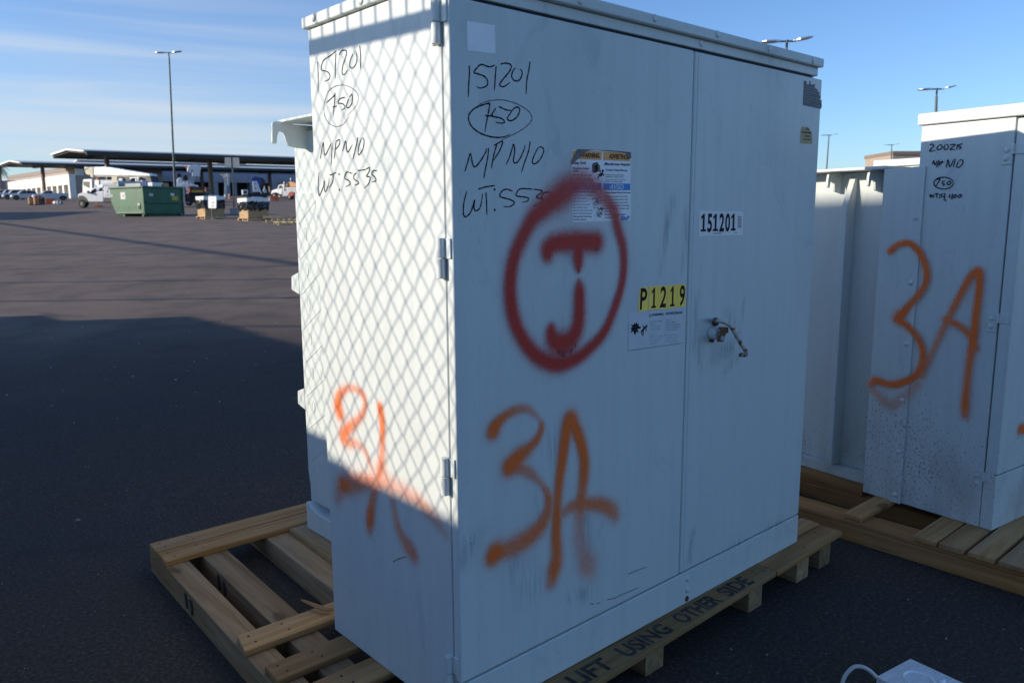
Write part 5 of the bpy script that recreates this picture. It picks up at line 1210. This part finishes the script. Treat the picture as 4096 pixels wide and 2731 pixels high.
f.slab('locker', 'vwhite', [(487, 830), (572, 830), (575, 975), (490, 975)], .05, -.06, bev=.01, z=Z5); f.slab('locker', 'vwhite', [(490, 1000), (590, 1000), (590, 1065), (495, 1065)], .05, -.06, bev=.01, z=Z5)
f.slab('taillight', 'taillight', [(548, 1090), (598, 1090), (600, 1180), (552, 1180)], .05, -.03, bev=0, z=Z5); f.slab('outrigger', 'greypaint', [(415, 870), (450, 860), (470, 1330), (440, 1330)], .2, -.1, bev=.01, z=Z5); f.slab('outrigger_pad', 'greypaint', [(405, 1330), (620, 1325), (620, 1345), (405, 1350)], .4, -.2, bev=.01, z=Z5)
f.wheel((580, 1350), 88, .5, .3, Z5); f.wheel((1000, 1330), 85, .5, .3, Z5)
for c0, c1, yb, yt, lb in ((583, 650, 1015, 850, 'orange cone stuck on the bucket truck tail, sunlit one'), (1095, 1150, 1000, 850, 'dim orange cone on the shaded corner of the bucket truck')):
    p = f.q(*Z5([((c0 + c1) / 2, yb)])[0], -.25) + f.P; k = f.k / 7.84
    o = thing('traffic_cone', lb, 'traffic cone', tuple(p), 0, 'traffic cones'); r_ = (c1 - c0) * .5 * k; h = (yb - yt) * k
    MB().cyl((0, 0, 0), (0, 0, h), r_, r_ * .25, n=14).build('cone', 'orangep', o, smooth=True)
# cones on the ground
def cone(c, w, yt, yb, lb, z):
    P = on_ground(*z([(c, yb)])[0]); k = ((P - CAM) @ CF) / FPX * wk_scale(z); h = (yb - yt) * k; r_ = w * .5 * k
    o = thing('traffic_cone', lb, 'traffic cone', tuple(P), 0, 'traffic cones')
    MB().box(-r_ * 1.2, r_ * 1.2, -r_ * 1.2, r_ * 1.2, 0, .04).build('cone_base', 'blackplastic', o, .01); MB().cyl((0, 0, .04), (0, 0, h), r_, r_ * .25, n=14).build('cone', 'orangep', o, smooth=True)
    for z0, z1 in ((.45, .6), (.68, .82)): MB().cyl((0, 0, h * z0), (0, 0, h * z1), r_ * (1 - .75 * z0) + .012, r_ * (1 - .75 * z1) + .012, n=14).build('white_band', 'vwhite', o, smooth=True)
cone(1862, 62, 1015, 1225, 'slim orange cone with two white bands by the sign post', Z5)
cone(1885, 70, 1190, 1245, 'squat dim cone touching the slim banded cone', Z5)
f = Far('red_cone', 'red cone at the corner of the cream building', 'traffic cone', at_depth(322, 100), 0)
f.slab('cone', 'redp', [(130, 915), (160, 800), (182, 915)], .4, bev=.01, z=ZU); f.slab('cone_base', 'blackplastic', [(120, 917), (190, 917), (190, 1100), (120, 1100)], .5, bev=.01, z=ZU)

# ---- dumpster
Pdm = on_ground(580, 868); f = Far('dumpster', 'green steel dumpster with white sticker and sloping end', 'dumpster', Pdm, 62)
Wd, Ld, hd_ = 2.75, 2.5, 1.62
prof = [(0, .16), (0, hd_), (Wd, hd_), (Wd * .98, .80), (Wd * .85, .16)]
sh = MB().prism([f.N * n + np.array([0, 0, z]) for n, z in prof], f.U * Ld).build('shell', 'green', f.o, .02)
f.box('rim', 'green', -.06, Ld + .06, -.06, .08, hd_ - .09, hd_ + .02); f.box('rim', 'green', -.06, .08, .085, Wd + .06, hd_ - .09, hd_ + .02); f.box('rim', 'green', Ld - .08, Ld + .06, .085, Wd + .06, hd_ - .09, hd_ + .02)
for u in (-.04, Ld - .06): f.box('corner_post', 'green', u, u + .10, -.05, .05, .12, hd_ - .1)
f.box('side_pocket', 'green', .12, Ld - .1, -.07, -.005, .72, .86); f.box('bottom_lip', 'green', -.05, .02, .05, Wd * .84, .17, .26)
for n in (.3, .75, 1.2, 1.65, 2.1): f.box('bolt', 'darksteel', -.015, -.002, n, n + .05, .48, .53)
f.box('skid', 'green', .05, Ld - .05, .15, .3, .0, .155); f.box('skid', 'green', .05, Ld - .05, 1.7, 1.85, .0, .155)
for u, n in ((.06, .06), (Ld - .3, .06)): MB().cyl(f.loc(u + .1, n, .09), f.loc(u + .1, n + .06, .09), .09, n=14).build('caster', 'tyre', f.o, .01)
f.box('white_sticker', 'vwhite', -.012, -.002, 1.45, 1.85, .95, 1.33, bev=0); f.box('small_sticker', 'yellowp', -.016, -.0125, 1.55, 1.68, 1.08, 1.2, bev=0); f.box('notice_sticker', 'vwhite', -.012, -.002, 2.52, 2.62, 1.10, 1.22, bev=0)
f.box('latch_plate', 'blackplastic', -.03, -.002, .28, .45, .42, .72); f.box('latch_tag', 'vwhite', -.034, -.031, .30, .46, .62, .72, bev=0)
f.box('grey_sticker', 'signback', .35, .60, -.016, -.006, 1.10, 1.25, bev=0); f.box('white_tag', 'vwhite', 1.72, 1.95, -.016, -.006, 1.16, 1.28, bev=0); f.box('yellow_sticker', 'yellowp', 1.78, 2.2, -.016, -.006, .90, 1.13, bev=0)
f.box('lid', 'greypaint', .0, Ld - .2, Wd * .72, Wd * .76, hd_ + .03, hd_ + .34, bev=.01)
def rubbish(name, lb, mat, u0, u1, n0, n1, z0, z1, cat, rz=0):
    p = f.P + f.U * (u0 + u1) / 2 + f.N * (n0 + n1) / 2 + np.array([0, 0, z0]); a = math.atan2(f.U[1], f.U[0]) + rz
    tag(MB().box(p[0] - (u1 - u0) / 2, p[0] + (u1 - u0) / 2, p[1] - (n1 - n0) / 2, p[1] + (n1 - n0) / 2, z0 + f.P[2], z1 + f.P[2]).build(name, mat, None, .01, loc=tuple(p)), lb, cat).rotation_euler = (0, 0, a)
rubbish('foam_box', 'white foam box poking out over the dumpster rim', 'vwhite', 1.0, 1.6, .5, 1.0, 1.0, 1.86, 'box'); rubbish('cardboard_box', 'brown box beside the white foam box in the dumpster', 'cardboard', 1.65, 2.05, .5, .95, 1.0, 1.85, 'box', .1)
rubbish('scrap_sheet', 'blue-grey sheet leaning inside the dumpster', 'greypaint', .25, .33, .6, 2.3, 1.0, 1.80, 'sheet', .1); rubbish('blue_plank', 'dark blue plank sticking up at the dumpster corner', 'bluep', .42, .5, .25, .55, 1.0, 1.92, 'plank', .3)

# ---- pallets and wrapped boxes
def small_pallet(P, th, lb, size=1.05, tilt=0):
    o = thing('wooden_pallet', lb, 'pallet', tuple(P), 0, 'pale pallets on the lot'); U, N = UV(th); h = size
    def bx(u0, u1, n0, n1, z0, z1, nm):
        mb = MB(); zt_ = lambda u: u * tilt
        V = [U * u + N * n + np.array([0, 0, z + zt_(u)]) for z in (z0, z1) for u, n in ((u0, n0), (u1, n0), (u1, n1), (u0, n1))]
        mb.add(V, [(0, 3, 2, 1), (4, 5, 6, 7), (0, 1, 5, 4), (1, 2, 6, 5), (2, 3, 7, 6), (3, 0, 4, 7)]); mb.build(nm, 'palepine', o, .004, 1)
    for n in (0, h / 2 - .03, h - .06): bx(0, h, n, n + .06, .022, .11, 'stringer')
    for k in range(6): u = k * (h - .1) / 5; bx(u, u + .1, -.01, h + .01, .112, .134, 'deck_board')
    for u in (0, h / 2 - .05, h - .1): bx(u, u + .1, -.01, h + .01, 0, .02, 'bottom_board')
    return o
def gaylord(px, py, th, w, h, lb, plb, writing):
    P = on_ground(px, py); U, N = UV(th)
    small_pallet(P - U * .06 - N * .06, th, plb, w + .12)
    Q = P + np.array([0, 0, .136]); f = Far('wrapped_box', lb, 'box', Q, th, 'cardboard bins lined with black film')
    f.box('cardboard_body', 'cardboard', 0, w, 0, w, 0, h * .98, bev=.01)
    mb = MB(); n = 14; rnd = random.Random(int(px)); V = []; per = []                   # crumpled film skirt
    for side in range(4):
        for i in range(n):
            t = i / n; u, v = ((t, 0), (1, t), (1 - t, 1), (0, 1 - t))[side]; per.append((u, v))
    for lev, z in enumerate((.40, .52, .66, .80, .90)):
        for (u, v) in per:
            e = .012 + rnd.uniform(0, .06) * (1 if 0 < lev < 4 else .4); du, dv = (u - .5), (v - .5); m_ = max(abs(du), abs(dv)) * 2
            V.append(f.loc(w * (.5 + du * (1 + 2 * e)), w * (.5 + dv * (1 + 2 * e)), h * (z + (rnd.uniform(-.09, .06) if lev == 0 else 0))))
    k = len(per); mb.add(V, [(l * k + i, l * k + (i + 1) % k, (l + 1) * k + (i + 1) % k, (l + 1) * k + i) for l in range(4) for i in range(k)])
    mb.build('film_skirt', 'wrap', f.o)
    ld = f.box('lid', 'vwhite', -.045, w + .045, -.045, w + .045, h * .80, h, bev=.015)
    f.box('folded_flap', 'vwhite', .25, w * .8, .05, .09, h + .002, h + .05, parent=ld)
    if writing:
        m_ = MB(); fc = Face(f.loc(0, -.046, 0), f.U, (0, 0, 1), -f.N, ld); 
        put_text_ab(m_, 'LAMPS  TO  BE  RECYCLED', fc, (.12, h * .87), (w * .78, h * .87), .07, .002, .02) if False else None
gaylord(822, 876, 42, .98, .98, 'black-film-wrapped bin with a white lid behind the small white sign', 'pale pallet under the bin behind the small white sign', 0)
gaylord(994, 884, 42, .98, .92, 'black-film-wrapped bin with a white lid, nearer the big cabinet', 'pale pallet under the bin nearer the big cabinet', 1)
small_pallet(on_ground(1064, 893), 18, 'pale empty pallet tilted on another beside the wrapped bin', 1.35, .03)
small_pallet(on_ground(1115, 901), 24, 'pale empty pallet lowest right, cut by the cabinet edge', 1.5)
small_pallet(on_ground(1056, 886) + np.array([0.2, 0.5, .13]), 10, 'upper pale pallet resting askew on the stack', 1.3, -.04)

# ---- white number sign on a stand
P = on_ground(849, 877); f = Far('number_sign', 'small white sign with green digits on a thin stand', 'sign', P, -33)
Zs = zoom(780, 770, 13.067)
pn_ = f.slab('sign_panel', 'vwhite', [(690, 205), (1105, 205), (1115, 400), (1105, 835), (690, 830), (680, 500)], .03, z=Zs, bev=.012)
f.slab('stand_post', 'darksteel', [(850, 840), (885, 840), (905, 1360), (870, 1360)], .05, .032, z=Zs, bev=0); f.slab('stand_base', 'darksteel', [(780, 1385), (880, 1340), (960, 1340), (1100, 1390)], .45, -.1, z=Zs, bev=.01)
m = MB(); fc = Face((0, 0, 0), f.U, (0, 0, 1), -f.N, pn_); fc.wO = f.P
put_text(m, '1"', fc, *Zs([(890, 365)]), *Zs([(985, 365)]), 80 / 13.07, .003, .0); put_text(m, '30', fc, *Zs([(885, 565)]), *Zs([(1030, 565)]), 95 / 13.07, .003, .0); put_text(m, '45', fc, *Zs([(870, 765)]), *Zs([(990, 765)]), 95 / 13.07, .003, .0)
m.build('digits', 'greenink', pn_)
# ---- twin sign on a tall green post
Zg = zoom(600, 550, 3.618)
f = Far('sign_post', 'green post holding two grey sign backs, set in a concrete block', 'sign', on_ground(938, 859), 0)
f.slab('post', 'polepaint', [(1172, 290), (1195, 290), (1222, 1020), (1206, 1020)], .08, z=Zg, bev=0)
f.slab('sign_back', 'signback', [(1080, 290), (1172, 290), (1178, 432), (1084, 430)], .03, -.04, z=Zg, bev=0); f.slab('sign_back', 'signback', [(1195, 292), (1285, 292), (1297, 436), (1200, 432)], .03, -.04, z=Zg, bev=0)
f.slab('concrete_block', 'concrete', [(1152, 1022), (1300, 1022), (1300, 1120), (1155, 1116)], .9, -.3, z=Zg, bev=.03)
# ---- reel trailer
Zr = zoom(940, 640, 7.84)
f = Far('cable_reel_trailer', 'trailer carrying a big blue cable reel on a white frame', 'trailer', at_depth(1030, 92), 30)
def disc(c, r, back, wd, mat, nm, par=None):
    p = f.q(*Zr([c])[0], back); rr = r / 7.84 * f.k; return MB().cyl(p, p + f.N * wd, rr, n=28).build(nm, mat, par or f.o, .02)
d1 = disc((668, 690), 165, .25, .08, 'bluep', 'reel_flange'); disc((790, 700), 150, .34, 1.0, 'darksteel', 'cable_winding'); disc((790, 712), 165, 1.36, .08, 'blackplastic', 'reel_flange'); disc((660, 640), 28, .2, .06, 'rust', 'reel_hub', d1)
f.slab('frame_leg', 'vwhite', [(555, 665), (690, 660), (845, 1050), (840, 1085), (790, 1005), (580, 1010)], .12, .05, z=Zr, bev=.02); f.slab('frame_leg', 'vwhite', [(870, 965), (935, 820), (1012, 1060), (985, 1080)], .12, 1.5, z=Zr, bev=.02)
for y in (752, 895): f.slab('leg_hole', 'darksteel', [(615, y - 14), (655, y - 14), (658, y + 14), (618, y + 14)], .01, .03, z=Zr, bev=0)
f.slab('bed', 'blackplastic', [(420, 1030), (1020, 1030), (1020, 1160), (420, 1160)], 1.8, .1, z=Zr); f.slab('hitch', 'darksteel', [(230, 1095), (430, 1070), (430, 1130), (230, 1140)], .4, .6, z=Zr)
f.slab('winch_box', 'vwhite', [(235, 935), (405, 935), (408, 1090), (240, 1090)], .5, .2, z=Zr); f.slab('winch_opening', 'blackplastic', [(278, 968), (368, 968), (368, 1052), (282, 1052)], .02, .175, z=Zr, bev=0)
for c in (640, 900): f.wheel((c, 1195), 62, .25, .1, Zr)
# ---- white truck at the right, orange tank
f = Far('flatbed_truck', 'white work truck with an orange-tan tank on its bed', 'truck', at_depth(1120, 96), -24)
b = f.slab('hood', 'vwhite', [(1120, 1050), (1145, 965), (1225, 930), (1305, 903), (1345, 925), (1470, 915), (1482, 1060), (1420, 1085), (1300, 1025), (1200, 1040), (1135, 1092)], 2.2, bev=.06, z=Zr)
f.slab('cab', 'vwhite', [(1330, 905), (1340, 850), (1378, 772), (1525, 760), (1540, 930), (1475, 960)], 2.0, .1, b, .06, z=Zr); f.slab('window', 'glass', [(1365, 895), (1395, 795), (1460, 800), (1500, 890)], .03, .07, b, 0, z=Zr)
f.slab('exhaust', 'greypaint', [(1512, 682), (1548, 682), (1550, 960), (1515, 960)], .15, -.05, z=Zr, bev=.02); f.slab('side_rail', 'vwhite', [(1548, 868), (1960, 868), (1960, 905), (1548, 905)], 2.1, .0, z=Zr, bev=.02)
f.slab('bed_box', 'greypaint', [(1484, 930), (1550, 910), (1960, 910), (1960, 1130), (1484, 1130)], 2.0, .05, z=Zr, bev=.02); f.slab('hose_reel', 'redp', [(1760 + 85 * math.cos(t), 1065 + 72 * math.sin(t)) for t in np.linspace(0, 6.283, 15)[:-1]], .1, -.08, z=Zr, bev=.01)
f.slab('tank', 'orangetank', [(1605, 865), (1605, 760), (1640, 705), (1720, 682), (1810, 684), (1900, 720), (1960, 800), (1960, 865)], 1.4, .3, z=Zr, bev=.15); f.slab('beacon_mast', 'greypaint', [(1738, 620), (1752, 620), (1754, 690), (1740, 690)], .04, .5, z=Zr, bev=0)
p = f.q(*Zr([(1750, 598)])[0], .5); MB().dome(p - np.array([0, 0, .08]), (0, 0, 1), .11, .2).build('beacon', 'vwhite', f.o, smooth=True)
f.wheel((1232, 1120), 78, .3, -.02, Zr); f.wheel((1700, 1160), 78, .5, .0, Zr); f.slab('step', 'vwhite', [(1310, 1120), (1400, 1120), (1400, 1160), (1330, 1170)], .4, -.1, b, .02, z=Zr)
f = Far('orange_crate', 'orange crate before the white work truck wheel', 'crate', on_ground(*Zr([(1230, 1290)])[0]), 10)
f.slab('crate_body', 'orangep', [(1105, 1130), (1340, 1120), (1345, 1288), (1215, 1290), (1215, 1240), (1110, 1200)], .9, z=Zr, bev=.02)
for x, y0, y1, w, mt, lb in ((1088, 1160, 1290, 25, 'vwhite', 'tall white bottle left of the orange crate'), (1032, 1262, 1298, 18, 'vwhite', 'tiny white cup farthest left of the orange crate'), (1158, 1240, 1290, 30, 'bluep', 'low blue pail before the orange crate')):
    P = on_ground(*Zr([(x, y1)])[0]); k = ((P - CAM) @ CF) / FPX / 7.84; h = (y1 - y0) * k
    o = thing('plastic_bottle', lb, 'bottle', tuple(P), 0); MB().cyl((0, 0, 0), (0, 0, h * .8), w * k, n=12).build('bottle_body', mt, o, .02); MB().cyl((0, 0, h * .79), (0, 0, h), w * k * .5, n=10).build('bottle_cap', mt, o, .01)
